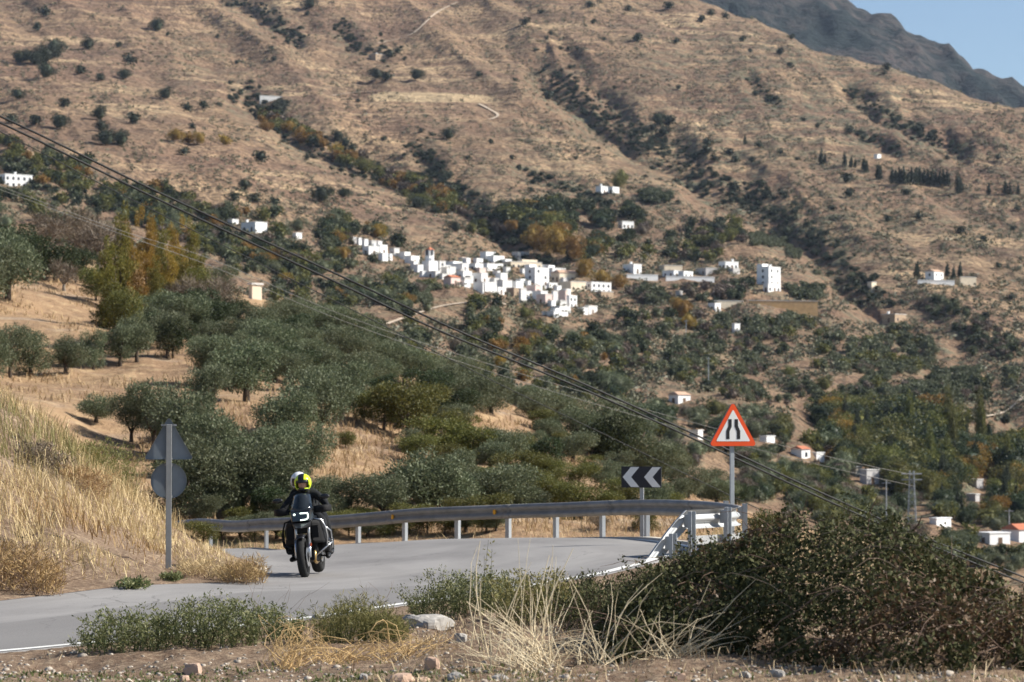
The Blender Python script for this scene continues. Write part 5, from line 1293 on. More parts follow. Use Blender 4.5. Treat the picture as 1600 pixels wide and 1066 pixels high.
cnts = {}; stuff = {k: [] for k in FAR_FO}
LIM = {'olive': 200, 'evergreen': 240, 'leafy': 200, 'autumn': 90, 'bare': 80, 'cypress': 60, 'shrub': 240, 'poplar': 30}
cand.sort(key=lambda c: -c[3] * c[4])
for kd, x, y, h, w in named + cand:
    P = hit(x, y)
    if P is None or P.y < 300: P = hit(x, y, 'mtn')
    if P is None: continue
    k = P.y / F; sc = (w * k, w * k, h * k * 1.05); a = rF.random() * 6.28; v = rF.randrange(4)
    if cnts.get(kd, 0) < LIM[kd]:
        cnts[kd] = cnts.get(kd, 0) + 1; de, nm, cat, pl = FDESC[kd]
        o = link(nm, FMH[kd][v % 2] if h * w > 420 else FM[kd][v], None, P - Vector((0, 0, .06 * h * k)), (0, 0, a), sc)
        sz = 'large ' if h > 30 else 'tiny ' if h < 9 else ''
        later(o, x, y - h / 2, sz + de, cat, LM_FAR, pl)
    else: stuff[kd].append((kd, v, P, a, sc))
def merge(name, items, mat, label, cat):
    Vs, Qs, o = [], [], 0
    for kd, v, P, a, sc in items:
        V, Q = FP[kd][v]; c, s = math.cos(a), math.sin(a)
        V = V * np.array(sc) @ np.array([[c, s, 0], [-s, c, 0], [0, 0, 1]]) + np.array([P.x, P.y, P.z - .06 * sc[2]])
        Vs.append(V); Qs.append(Q + o); o += len(V)
    if Vs: tag(link(name, mesh_np(name, np.concatenate(Vs), np.concatenate(Qs), mat)), label, cat, kind='stuff')
for pts, w_, dp in GUL:
    q = catmull(pts, 8)
    for _ in range(int(len(q) * w_ * .16)):
        x, y = q[rF.randrange(len(q))]; x += rF.gauss(0, w_ * .30) - w_ * .12; y += rF.gauss(0, w_ * .22)
        P = hit(x, y)
        if P is None or P.y < 560 or y > 480: continue
        w = rF.uniform(1.2, 4.0); stuff['shrub'].append(('shrub', rF.randrange(4), P, rF.random() * 6.28, (w * 1.3, w * 1.3, w * .8)))
for k, it in stuff.items():
    if it: merge({'olive': 'olive_woodland', 'evergreen': 'evergreen_woodland', 'leafy': 'leafy_woodland', 'autumn': 'autumn_woodland', 'bare': 'bare_woodland', 'shrub': 'bush_thicket', 'cypress': 'cypress_wood', 'poplar': 'poplar_wood', 'scrub': 'scrub'}[k], it, FO[FAR_FO[k]], f'far-off {FDESC[k][0]} cover of groves and woods in the valley', 'woodland')

# scrub that speckles the mountainside
FP['scrub'] = [crown_np(500 + i, lobes_round(500 + i, 3, .5, 1.0, 0, .6), 18, .58, .38, .2, .5) for i in range(4)]
items = []
q_ = np.random.default_rng(8); xa = q_.uniform(-140, 1740, 52000); ya = q_.uniform(-40, 660, 52000)
ok = (q_.random(52000) < .45 + .35 * (xa > 800) + .4 * (ya > 300)) & (vnoise(xa / 55, ya / 26, 91) + .25 * q_.random(52000) > .5)
for x, y in zip(xa[ok].tolist(), ya[ok].tolist()):
    P = hit(x, y, 'mtn')
    if P is None or P.y < 560: continue
    w = rF.uniform(.8, 2.4) * (1 if rF.random() < .93 else 1.5); items.append(('scrub', rF.randrange(4), P, rF.random() * 6.28, (w, w, w * .7)))
merge('scrub', items, FO['scrub'], 'grey-green low scrub speckling the dry mountainside', 'scrub')

# tracks and the valley road
def track(name, label, pts, w_px, mat, only='mtn', lift=.5):
    q = catmull(pts, 6); L3 = [hit(a, b, only) for a, b in q]; L3 = [p for p in L3 if p is not None]
    V = []; n = len(L3)
    for i, p in enumerate(L3):
        w = w_px * p.y / F
        t_ = (L3[min(i + 1, n - 1)] - L3[max(i - 1, 0)]); t_.z = 0; t_.normalize(); s = Vector((-t_.y, t_.x, 0)) * w
        for sg in (-1, -.3, .3, 1):
            e = p + s * sg; V.append((e.x, e.y, float(mtn.sample(e.x, e.y)) * .4 + p.z * .6 + lift))
    Q = [(i * 4 + j, i * 4 + j + 1, i * 4 + j + 5, i * 4 + j + 4) for i in range(n - 1) for j in range(3)]
    tag(link(name, mesh_np(name, V, Q, mat, True)), label, kind='structure')
M['track'] = plain('dusty_track', (.52, .42, .32), .95, 0, .1, .12, .3)
M['field'] = plain('dry_field', (.46, .34, .20), .95, 0, .1, .12, .08)
track('dirt_track', 'pale zigzag track below the dry field', [(748, 163), (762, 170), (778, 180), (770, 186), (760, 188)], 2.2, M['track'])
track('valley_road', 'pale road curving round the slope on the valley side', [(1640, 592), (1600, 622), (1570, 645), (1530, 653), (1480, 657), (1450, 662)], 3.2, M['track'])
track('hill_track', 'pale track climbing to the ridge', [(590, 68), (640, 56), (680, 22), (715, 4)], 1.6, M['track'])
track('farm_track', 'pale farm track beside the ruined farm', [(520, 150), (560, 145), (600, 143)], 1.8, M['track'])
track('village_lane', 'tan lane below the village', [(600, 510), (650, 492), (700, 478), (770, 472), (790, 478)], 3.0, M['track'])

# ================================================================== PYLONS AND CABLES
M['pylon'] = plain('pylon_steel', (.34, .36, .38), .5, .4, .4, .1, 1)
P = hit(1425, 836, 'mtn'); hgt = 100 * P.y / F
r = thing('lattice_pylon', 'grey steel lattice power pylon in the valley', 'pylon', P)
b = MB(); w0, w1 = hgt * .075, hgt * .03
lv = [(0, w0)] + [(hgt * (i + 1) / 9, w0 + (w1 - w0) * (i + 1) / 9) for i in range(9)]
for sx_ in (-1, 1):
    for sy_ in (-1, 1): b.tube([(sx_ * w0, sy_ * w0, -1), (sx_ * w1, sy_ * w1, hgt)], .065, 5)
for (za, wa), (zb, wb) in zip(lv[:-1], lv[1:]):
    for s in (-1, 1):
        b.tube([(-wa, s * wa, za), (wb, s * wb, zb)], .036, 4); b.tube([(wa, s * wa, za), (-wb, s * wb, zb)], .036, 4); b.tube([(s * wa, -wa, za), (s * wb, wb, zb)], .036, 4); b.tube([(s * wa, wa, za), (s * wb, -wb, zb)], .06, 4)
b.build('tower', M['pylon'], r)
for z in (.86, .95):
    b = MB(); b.tube([(-hgt * .16, 0, hgt * z), (hgt * .16, 0, hgt * z)], .13, 6); b.build('crossarm', M['pylon'], r)
for x, y, h, lb in [(1385, 836, 86, 'thin grey utility pole just left of the lattice pylon'), (1107, 604, 46, 'thin grey utility pole on the valley slope above the chevron board'), (1577, 842, 46, 'thin pole beside the white building with a red roof'), (1072, 528, 28, 'thin grey pole below the hamlet')]:
    P = hit(x, y, 'mtn'); k = P.y / F
    r = thing('utility_pole', lb, 'pole', P); b = MB(); b.tube([(0, 0, -1), (0, 0, h * k)], [.17, .11], 8); b.build('pole', M['pylon'], r)
    b = MB(); b.tube([(-.9, 0, h * k * .94), (.9, 0, h * k * .94)], .07, 6); b.build('crossarm', M['pylon'], r)
M['cable_black'] = plain('black_cable', (.012, .012, .013), .6, 0, .3, .1)
M['cable_pale'] = plain('bare_cable', (.20, .195, .18), .6, .2, .4, .1)
def cable(label, pts, r_, mat):
    """pts: (x, y, distance) seen along the cable; a smooth sagging curve through them"""
    q = catmull([tuple(at(x, y, d)) for x, y, d in pts], 10); b = MB(); b.tube([tuple(v) for v in q], r_, 7)
    o = link('overhead_cable', b.mesh('overhead_cable', mat, True)); tag(o, label, 'cable', 'overhead cables crossing the valley')
cable('upper of the two thick black cables slanting across the valley', [(-330, 40, 58), (0, 182, 60), (246, 300, 62), (540, 435, 64), (722, 520, 65), (950, 617, 67), (1343, 797, 70), (1600, 902, 72), (1900, 1018, 75)], .027, M['cable_black'])
cable('lower of the two thick black cables slanting across the valley', [(-330, 48, 58.3), (0, 192, 60.3), (250, 313, 62.3), (540, 448, 64.3), (694, 520, 65.3), (950, 625, 67.3), (1343, 805, 70.3), (1600, 911, 72.3), (1900, 1026, 75.3)], .027, M['cable_black'])
cable('thin dark cable below the two thick ones', [(-300, 70, 62), (0, 206, 64), (182, 300, 66), (540, 479, 69), (780, 600, 71), (976, 694, 73), (1138, 773, 75), (1400, 895, 77)], .012, M['cable_black'])
cable('upper thin pale cable over the olive trees', [(-200, 215, 75), (159, 350, 78), (330, 405, 80), (540, 494, 82), (800, 580, 85), (1100, 665, 88), (1300, 715, 90), (1425, 742, 92)], .0075, M['cable_pale'])
cable('lower thin pale cable over the olive trees', [(-200, 222, 76), (159, 355, 79), (330, 416, 81), (540, 503, 83), (800, 592, 86), (1100, 680, 89), (1300, 731, 91), (1430, 760, 93)], .0075, M['cable_pale'])
# ================================================================== NEAR VEGETATION
G_OLIVE = foliage('olive_green_grass', (.16, .15, .055), (.30, .26, .11), .25, 0)
rng = np.random.default_rng(21)
def scatter(n, x0, x1, d0, d1, poly=None, dens=None):
    x = rng.uniform(x0, x1, n); d = rng.uniform(d0, d1, n); ok = ~inpoly(x, d, ROADPOLY)
    ok &= polydist(x, d, [tuple(p) for p in R_OUT[::4]]) > .45
    ok &= polydist(x, d, [tuple(p) for p in R_IN[::4]]) > .40
    if poly is not None: ok &= inpoly(x, d, poly)
    if dens is not None: ok &= rng.random(n) < dens(x, d)
    x, d = x[ok], d[ok]; return np.stack([x, d, ground(x, d) - .02], 1)
BANK = [(-26, 33.5), (-9.5, 33.2), (-6, 34.6), (-4.4, 36.2), (-4.2, 40), (-4.4, 44), (-5.2, 49), (-6.4, 55), (-8.4, 61), (-26, 66)]
P = scatter(62000, -19, -4.6, 33, 62, BANK, lambda x, d: np.clip(-.1 + 1.7 * vnoise(x * .8, d * .6, 5), 0, 1) * np.where((d < 35.8) & (x > -9), .25, 1) * np.where(x > -5.3, .45, 1))
h = rng.uniform(.22, .68, len(P)) * (.5 + .9 * vnoise(P[:, 0] * 1.1, P[:, 1] * .8, 7)) * np.clip((-4.7 - P[:, 0]) / 2.2, .16, 1)
sel = vnoise(P[:, 0] * .35 + 3, P[:, 1] * .3, 8) + .25 * rng.random(len(P))
g = sel > 1.03; br = sel < .42; s = ~(g | br)
tag(link('dry_bank_grass', blades(P[s], h[s], rng.uniform(.007, .017, s.sum()), .85, rng, G_STRAW, 'dry_bank_grass')), 'tall straw-coloured dry grass covering the bank', 'grass', kind='stuff')
tag(link('brown_bank_grass', blades(P[br], h[br] * .8, rng.uniform(.008, .018, br.sum()), .9, rng, G_BROWN, 'brown_bank_grass')), 'brown dry grass patches on the bank', 'grass', kind='stuff')
tag(link('green_bank_grass', blades(P[g], h[g] * .9, rng.uniform(.008, .016, g.sum()), .4, rng, G_OLIVE, 'green_bank_grass')), 'greenish grass patches on the bank', 'grass', kind='stuff')
# beyond the rail and down the slope to the valley side
P1 = scatter(16000, 3.9, 16, 38, 74, None, lambda x, d: np.clip(1.6 * vnoise(x * .7, d * .5, 15) - .1, 0, 1))
P2 = scatter(15000, -12, 5, 54, 92, None, lambda x, d: np.clip(1.5 * vnoise(x * .6, d * .4, 16) - .1, 0, 1))
def beyond(P):
    k = np.array([np.min(np.hypot(rc[:, 0] - a, rc[:, 1] - b)) for a, b in P[:, :2]]); return P[k > .35]
P = np.concatenate([beyond(P1), beyond(P2)]); h = rng.uniform(.2, .55, len(P)); gr = vnoise(P[:, 0] * .5, P[:, 1] * .4, 17) > .56
tag(link('valley_side_grass', blades(P[~gr], h[~gr], rng.uniform(.010, .022, (~gr).sum()), .5, rng, G_STRAW, 'valley_side_grass')), 'dry grass on the slope outside the guardrail', 'grass', kind='stuff')
tag(link('valley_side_green', blades(P[gr], h[gr], rng.uniform(.010, .02, gr.sum()), .4, rng, G_GREEN, 'valley_side_green')), 'green and yellow grass outside the guardrail', 'grass', kind='stuff')
# verge in front
G_LITTER = foliage('straw_litter', (.20, .13, .075), (.66, .52, .32), .15, 0)
def vergepoly(): return [(-9, 10), (9, 10), (9, 40), (3.2, 41.0), (1.6, 37), (-1.0, 30.8), (-2.1, 28.2), (-4.9, 24.0), (-9, 18)]
P = scatter(26000, -6, 7, 15, 38, vergepoly(), lambda x, d: np.clip(2.2 * vnoise(x * 1.3, d * .9, 25) - .55 + .5 * (x > -1.5), 0, 1) * np.where((x < -.9) & (d > 16.8), .14, 1))
h = rng.uniform(.04, .20, len(P))
tag(link('verge_straw', blades(P, h, rng.uniform(.005, .010, len(P)), 1.25, rng, G_LITTER, 'verge_straw')), 'flattened dry straw on the verge', 'grass', kind='stuff')
P = scatter(60000, -5.5, 5.5, 15.2, 21, None, lambda x, d: np.clip(2.4 * vnoise(x * 2.2, d * 2, 26) - .62, 0, 1) * np.clip((proj(x, d, ground(x, d))[1] - 1036) / 16, .0, 1) * np.where(x > .2, .3, 1))
V, Q = leafquads(P, rng.normal(size=P.shape) * .7 + [0, 0, .8], rng.uniform(.02, .065, len(P)), rng.uniform(.010, .024, len(P)), rng)
tag(link('ground_cover', mesh_np('ground_cover', V, Q, G_GREEN)), 'low green weeds along the gravel', 'weeds', kind='stuff')

# stones -------------------------------------------------------------
M['stone_grey'] = plain('grey_rubble', (.33, .31, .285), .95, 0, .1, .28, 14)
M['stone_pink'] = plain('pinkish_stone', (.47, .33, .25), .95, 0, .1, .22, 9)
def rock(seed, r):
    b = MB(); b.ball((0, 0, 0), (1, 1, 1), 18, 12); v = np.array(b.v)
    n = fbm(v[:, 0] * 1.4 + seed * 9.1 + v[:, 2], v[:, 1] * 1.4 + v[:, 2] * .8 + seed, 4, seed)
    v = v * (1 + .42 * n)[:, None]; v = np.clip(v, -.82, .82) * np.array(r)
    b.v = [tuple(q) for q in v]; return b
def put_rock(seed, xp, yp, wpx, hpx, mat, label):
    P = hit(xp, yp, 'near'); k = P.y / F; w, h = wpx * k / 2, hpx * k
    o = link('stone', rock(seed, (w * 1.2, w * .8, h * .8)).mesh('stone', mat), None, P + Vector((0, w * .5, h * .25)), (0, .1 * (seed % 3 - 1), seed)); tag(o, label, 'stone', 'stones on the verge')
put_rock(1, 672, 982, 72, 22, M['stone_grey'], 'large flat grey rubble stone beside the yellow-green tuft')
put_rock(2, 640, 970, 26, 10, M['stone_grey'], 'small grey stone touching the big rubble stone')
put_rock(3, 675, 1046, 24, 20, M['stone_pink'], 'upright pinkish stone in the flattened straw')
put_rock(4, 628, 1070, 46, 18, M['stone_pink'], 'broad pinkish stone at the gravel edge below the upright one')
put_rock(5, 712, 1062, 34, 10, M['stone_grey'], 'flat pale grey stone by the dry stalks')
put_rock(6, 300, 1054, 26, 18, M['stone_pink'], 'pinkish stone on bare dirt under the green weeds')
put_rock(7, 288, 1064, 14, 9, M['stone_pink'], 'small pale stone just under the pinkish dirt stone')
put_rock(8, 1060, 1062, 30, 10, M['stone_pink'], 'flat tan stone by the bramble foot')
put_rock(9, 1215, 1058, 24, 12, M['stone_grey'], 'dark grey stone at the foot of the bramble')
put_rock(10, 780, 1064, 26, 10, M['stone_grey'], 'rough grey stone among the weeds below the stalks')
put_rock(11, 568, 1062, 18, 9, M['stone_grey'], 'small white-grey stone in front of the straw heap')
put_rock(12, 1165, 1058, 18, 9, M['stone_grey'], 'small grey stone beside the dark one under the bramble')
put_rock(13, 660, 1066, 24, 8, M['stone_pink'], 'small tan stone between the two pinkish ones')
put_rock(14, 720, 1003, 28, 14, M['stone_grey'], 'pale broken stone below the big rubble stone')
put_rock(15, 495, 968, 18, 9, M['concrete'], 'pale kerb stone between the green weeds and the tuft')
V = []; Q = []; 
P = scatter(7500, -5, 6, 15.2, 25, vergepoly(), lambda x, d: np.where(proj(x, d, ground(x, d))[1] > 1040, 1.0, .3))
bb = MB(); bb.ball((0, 0, 0), (1, 1, 1), 6, 4)
tv = np.array(bb.v); tf = np.array([f for f in bb.f])
Vs = []; Qs = []; o = 0
for i, p in enumerate(P):
    r = rng.uniform(.004, .022) * (1 + 1.2 * (rng.random() < .06)); vv = tv * (1 + .5 * (rng.random((len(tv), 1)) - .5)) * r * [1, 1, .65]
    Vs.append(vv + p + [0, 0, .02]); Qs.append(tf + o); o += len(tv)
t = MT('gravel'); gg = t.n('ShaderNodeNewGeometry'); t.col(t.mix(gg.outputs['Random Per Island'], (.22, .19, .16), (.50, .44, .37))); t.rough(.95, .1)
tag(link('gravel', mesh_np('gravel', np.concatenate(Vs), np.concatenate(Qs), t.m)), 'loose grey and tan gravel on the verge', 'gravel', kind='stuff')

# leafy weeds ----------------------------------------------------------
FO['weed'] = foliage('weed_leaves', (.06, .09, .028), (.25, .25, .115), .3, 0)
FO['tuft'] = foliage('tuft_leaves', (.13, .13, .04), (.27, .24, .09), .3, 0)
FO['bramble'] = foliage('bramble_leaves', (.026, .033, .013), (.125, .12, .055), .15, 0, .75, .12)
FO['bramble_red'] = foliage('bramble_red_leaves', (.09, .055, .03), (.17, .11, .06), .15, 0)
M['stem_brown'] = plain('brown_stem', (.24, .165, .12), .8, 0, .1, .3, 20)
M['stem_green'] = plain('green_stem', (.11, .12, .05), .8, 0, .1, .3, 20)
M['straw'] = plain('straw_stalk', (.74, .62, .42), .7, 0, .2, .18, 8)
rS = random.Random(17)
def weed(name, label, x0, x1, yb, tops, n_st, leaf, mat, stem, dspread=.8, ln=.035, w=.014, per=46, lean=.35, cat='plant', yb2=None):
    """bushy plant: stems fanned along the ground between photo columns x0..x1 with the given top outline [(x, ytop)]"""
    Pc = hit((x0 + x1) / 2, yb, 'near'); r = thing(name, label, cat, Pc); b = MB(); LP = []; LT = []
    for i in range(n_st):
        xp = rS.uniform(x0, x1); e = np.interp(xp, [t_[0] for t_ in tops], [t_[1] for t_ in tops])
        d = Pc.y + rS.uniform(-.15, dspread); p = at(xp + rS.uniform(-10, 10), yb, d); p.z = float(ground(p.x, p.y))
        top = at(xp, e + abs(rS.gauss(0, .28)) * (yb - e), d); hh = max(.05, top.z - p.z)
        dx = rS.gauss(0, lean) * hh; dy = rS.gauss(0, lean) * hh * .6
        pts = [p, p + Vector((dx * .3, dy * .3, hh * .5)), p + Vector((dx, dy, hh))]
        b.tube([v - Pc for v in pts], [.0045, .0035, .0015], 4, False)
        for j in range(per):
            t_ = rS.random() ** .75; q = pts[0].lerp(pts[1], t_ * 2) if t_ < .5 else pts[1].lerp(pts[2], t_ * 2 - 1)
            LP.append(tuple(q + Vector((rS.gauss(0, .03), rS.gauss(0, .03), rS.gauss(0, .015))) - Pc)); LT.append((rS.gauss(0, .7), rS.gauss(0, .7), rS.uniform(.1, 1.1)))
    q = [v.copy() for v in (at(x0, yb, Pc.y), at(x1, yb, Pc.y + dspread))]
    for v in q: v.z = float(ground(v.x, v.y)) - .05
    b.tube([q[0] - Pc, q[1] - Pc], .006, 4); b.tube([(0, -.25, -.06), (0, dspread + .15, -.06)], .006, 4); b.build('stem', stem, r); LP = np.array(LP); LT = np.array(LT)
    s = rng.uniform(.6, 1.4, len(LP)); V, Q = leafquads(LP, LT, ln * s, w * s, rng)
    link('foliage', mesh_np('foliage', V, Q, mat), r); return r
weed('green_weed', 'sprawling green leafy weed between the dirt and the road edge line', 128, 462, 1012, [(128, 990), (145, 975), (160, 948), (185, 960), (215, 940), (240, 958), (268, 938), (290, 948), (312, 918), (330, 940), (352, 928), (372, 945), (395, 925), (420, 948), (440, 938), (462, 970)], 210, 1, FO['weed'], M['stem_green'], 1.1, .032, .012, 70)
weed('green_weed', 'tall dark sprig rising from the sprawling weed', 322, 338, 1000, [(322, 930), (338, 918)], 5, 1, FO['weed'], M['stem_brown'], .3, .034, .012, 44, .12)
weed('grass_tuft', 'yellow-green bushy tuft beside the rubble stone', 498, 632, 1004, [(498, 965), (520, 940), (548, 924), (590, 945), (632, 972)], 190, 1, FO['tuft'], M['stem_green'], .9, .05, .006, 40, .3)
weed('green_weed', 'bushy green weed behind the rubble stone at the road edge', 648, 790, 965, [(648, 940), (672, 885), (700, 895), (720, 890), (755, 885), (790, 900)], 130, 1, FO['weed'], M['stem_green'], 1.3, .032, .011, 80)
weed('green_weed', 'olive-green weed behind the dry stalks', 785, 900, 975, [(785, 895), (830, 890), (860, 885), (900, 910)], 110, 1, FO['tuft'], M['stem_green'], 1.5, .04, .014, 44)
weed('green_weed', 'low brown-green weed left of the bramble', 880, 990, 990, [(880, 905), (930, 892), (990, 890)], 110, 1, FO['bramble'], M['stem_brown'], 1.6, .035, .015, 46)
weed('green_weed', 'tall thin sprig by the road edge with small yellow-green leaves', 742, 756, 1020, [(742, 850), (756, 842)], 3, 1, FO['tuft'], M['stem_green'], .2, .035, .015, 26, .05)
weed('dry_tuft', 'orange-brown dry tuft on the tip of the kerbed island', 352, 408, 913, [(352, 895), (375, 868), (395, 872), (408, 888)], 110, 1, G_BROWN, M['stem_brown'], 1.0, .10, .008, 26, .5)
weed('dry_tuft', 'pale dry tuft beside the grey sign post', 280, 350, 905, [(280, 880), (310, 866), (350, 880)], 80, 1, G_STRAW, M['stem_brown'], 1.5, .10, .008, 26, .45)
weed('green_weed', 'small dark green weed at the road edge left of the sign post', 192, 222, 921, [(192, 910), (207, 903), (222, 912)], 24, 1, FO['weed'], M['stem_green'], .5, .05, .022, 40, .4)
weed('green_weed', 'small green weed at the foot of the sign post', 258, 280, 908, [(258, 898), (280, 896)], 16, 1, FO['weed'], M['stem_green'], .4, .05, .02, 36, .4)
weed('brushwood_heap', 'heap of dead brown brushwood at the road edge under the bank', -40, 92, 928, [(-40, 850), (10, 842), (45, 848), (70, 880), (92, 915)], 260, 1, G_BROWN, M['stem_brown'], 2.2, .09, .012, 26, .9, 'brushwood')
weed('dry_shrub', 'grey-brown dry shrub near the top of the bank', 30, 90, 735, [(30, 700), (60, 690), (90, 715)], 90, 1, FO['bare'], M['stem_brown'], 1.5, .10, .012, 30, .5, 'shrub')
weed('dry_shrub', 'brown dry shrub on the middle of the bank', 100, 160, 770, [(100, 735), (130, 722), (160, 745)], 90, 1, G_BROWN, M['stem_brown'], 1.5, .10, .010, 30, .5, 'shrub')
weed('dry_shrub', 'greenish shrub on the crest of the bank', 120, 210, 745, [(120, 690), (160, 682), (210, 712)], 110, 1, FO['tuft'], M['stem_green'], 2.0, .08, .012, 34, .4, 'shrub')

# tall dry stalks
def stalks(name, label, specs, n, mat, r0=.0045, crook=.10):
    Pc = hit(specs[0][0], specs[0][1], 'near'); b = MB()
    for i in range(n):
        x, y, xt0, xt1, yt0, yt1 = rS.choice(specs); d = Pc.y + rS.uniform(-.5, .9); p = at(x + rS.gauss(0, 14), y, d); p.z = float(ground(p.x, p.y)) - .02
        yt = rS.uniform(yt0, yt1); top = at(rS.uniform(xt0, xt1), yt, d + rS.uniform(-.3, .3)); v = top - p; pts = []
        cx_, cz_ = rS.gauss(0, crook), rS.gauss(0, crook * .7)
        for k in range(6):
            t_ = k / 5; bow = math.sin(math.pi * t_); pts.append(p + v * t_ + Vector((cx_ * bow * v.length + rS.gauss(0, .008), 0, cz_ * bow * v.length + rS.gauss(0, .005))) - Pc)
        r = r0 * rS.uniform(.6, 1.2); b.tube(pts, [r, r, r * .9, r * .8, r * .65, r * .4], 5, False)
    xs_ = [s[0] for s in specs]; q = [at(min(xs_) - 45, specs[0][1], Pc.y), at(max(xs_) + 45, specs[0][1], Pc.y)]
    for v in q: v.z = float(ground(v.x, v.y)) - .04
    b.tube([v - Pc for v in q], .006, 4); b.tube([(0, -.7, -.06), (0, 1.1, -.06)], .006, 4); o = link(name, b.mesh(name, mat, True), None, Pc); tag(o, label, 'dry plant')
stalks('dry_stalks_plant', 'clump of tall pale dry stalks in front of the road', [(800, 1047, 740, 830, 830, 960), (850, 1035, 820, 900, 850, 960), (930, 1047, 880, 1040, 860, 980), (980, 1047, 960, 1140, 890, 1000), (860, 1047, 720, 800, 930, 1010), (1020, 1047, 1040, 1190, 930, 1010), (1060, 1047, 1060, 1180, 900, 1000)], 105, M['straw'], .0042, .06)
stalks('dry_stalks_plant', 'low tangle of pale broken stalks at the foot of the tall dry stalks', [(820, 1048, 700, 960, 985, 1030), (930, 1046, 860, 1130, 985, 1030), (1040, 1046, 960, 1190, 950, 1035)], 200, M['straw'], .0032, .16)
stalks('dry_stalks_plant', 'heap of flattened golden straw below the yellow-green tuft', [(450, 1045, 430, 520, 965, 1020), (520, 1048, 470, 640, 1000, 1035), (620, 1045, 560, 720, 985, 1030), (560, 1050, 430, 690, 1010, 1045)], 330, plain('golden_straw', (.58, .40, .19), .75, 0, .2, .2, 8), .0035, .3)
stalks('dry_stalks_plant', 'pair of very tall thin pale stems by the road edge', [(757, 1030, 745, 757, 845, 870), (752, 1030, 740, 750, 880, 930)], 4, M['straw'], .006, .05)
stalks('dry_stalks_plant', 'thin brown seed stems above the sprawling weed', [(400, 985, 385, 470, 900, 950), (430, 985, 400, 520, 910, 960), (575, 990, 560, 640, 900, 950)], 22, M['stem_brown'], .002, .1)

# the bramble -----------------------------------------------------------
BT = [(940, 990), (970, 945), (1005, 912), (1040, 895), (1080, 882), (1130, 868), (1180, 848), (1230, 828), (1290, 814), (1340, 814), (1390, 830), (1430, 848), (1480, 880), (1530, 908), (1570, 930), (1620, 955), (1700, 975), (1800, 1040)]
D0 = 20.3
D0p = np.array([D0 - 1.75 * min(1, max(0, (t_[0] - 1120) / 260)) for t_ in BT])
bx = np.array([(t_[0] - CX) / F * q for t_, q in zip(BT, D0p)]); bzt = np.array([at(t_[0], t_[1], q).z for t_, q in zip(BT, D0p)])
def D0x(x): return np.interp(x, bx, D0p)
Pb = Vector((3.0, D0, float(ground(3.0, D0)))); bram = thing('bramble_bush', 'big dark tangled bramble bush at the edge of the verge', 'bush', Pb)
def bram_top(x, d): # height of the tangle above the ground
    e = np.interp(x, bx, bzt); g_ = ground(x, d); prof_ = np.sqrt(np.clip(1 - ((d - D0x(x) - .15) / 1.7) ** 2, 0, 1)) ** .8
    lump = 1 + .13 * fbm(x * 1.7, d * 1.7, 4, 71) * 1.5
    return g_, np.maximum(0, (e - ground(x, x * 0 + D0x(x)))) * prof_ * lump
n = 125000
x = rng.uniform(bx[0], bx[-1], n); d = D0x(x) + rng.uniform(-1.55, 1.85, n); g_, hh = bram_top(x, d); ok = hh > .03; x, d, g_, hh = x[ok], d[ok], g_[ok], hh[ok]
t_ = 1 - rng.random(len(x)) ** 1.7 * .75; ft = np.where(d < D0x(x) - .7, rng.random(len(x)), t_)
P = np.stack([x, d, g_ + hh * ft], 1) + rng.normal(size=(len(x), 3)) * .035
cl = vnoise(P[:, 0] * 7, P[:, 2] * 7 + P[:, 1] * 4, 73) + .12 * rng.random(len(P)); P = P[cl > .45]
T = rng.normal(size=P.shape) * .8 + [0, -.1, .35]; s = rng.uniform(.5, 1.4, len(P)); red = vnoise(P[:, 0] * 2.2, P[:, 2] * 2.5 + P[:, 1], 74) + .5 * rng.random(len(P)) > 1.08
V, Q = leafquads(P[~red] - np.array(Pb), T[~red], .038 * s[~red], .024 * s[~red], rng); link('foliage', mesh_np('foliage', V, Q, FO['bramble']), bram)
V, Q = leafquads(P[red] - np.array(Pb), T[red], .036 * s[red], .022 * s[red], rng); link('reddish_foliage', mesh_np('reddish_foliage', V, Q, FO['bramble_red']), bram)
b = MB()
for i in range(480):
    x0 = rS.uniform(bx[0] + .05, bx[-1] - .2); d0 = float(D0x(x0)) + rS.uniform(-1.5, 1.2); g0, h0 = [float(v) for v in bram_top(np.array(x0), np.array(d0))]
    if h0 < .1: continue
    z0 = g0 + h0 * rS.uniform(.15, .95); a = rS.uniform(0, 6.28); ln = rS.uniform(.25, .9); up = rS.uniform(-.1, .8); pts = []
    for k in range(6):
        q = k / 5; pts.append(Vector((x0 + math.cos(a) * ln * q * .8, d0 + math.sin(a) * ln * q * .5, z0 + ln * (up * q - .55 * q * q) + rS.gauss(0, .012))) - Pb)
    r = rS.uniform(.002, .0055); b.tube(pts, [r, r, r * .9, r * .8, r * .6, r * .3], 5, False)
for xp, yp, xt, yt, r in [(1275, 860, 1225, 760, .004), (1245, 840, 1262, 775, .003), (1355, 830, 1372, 775, .008), (1350, 840, 1385, 810, .006), (1420, 840, 1440, 808, .007), (1410, 850, 1395, 800, .004), (1485, 880, 1487, 838, .003), (1550, 920, 1545, 885, .003), (1300, 850, 1310, 800, .003), (1180, 860, 1150, 800, .003), (1120, 870, 1100, 815, .003)]:
    p = at(xp, yp, D0) - Pb; q = at(xt, yt, D0 + rS.uniform(-.3, .3)) - Pb; m_ = p.lerp(q, .5) + Vector((rS.gauss(0, .03), 0, .02)); b.tube([p, m_, q], [r, r * .8, r * .35], 5, False)
LP = []; LT = []
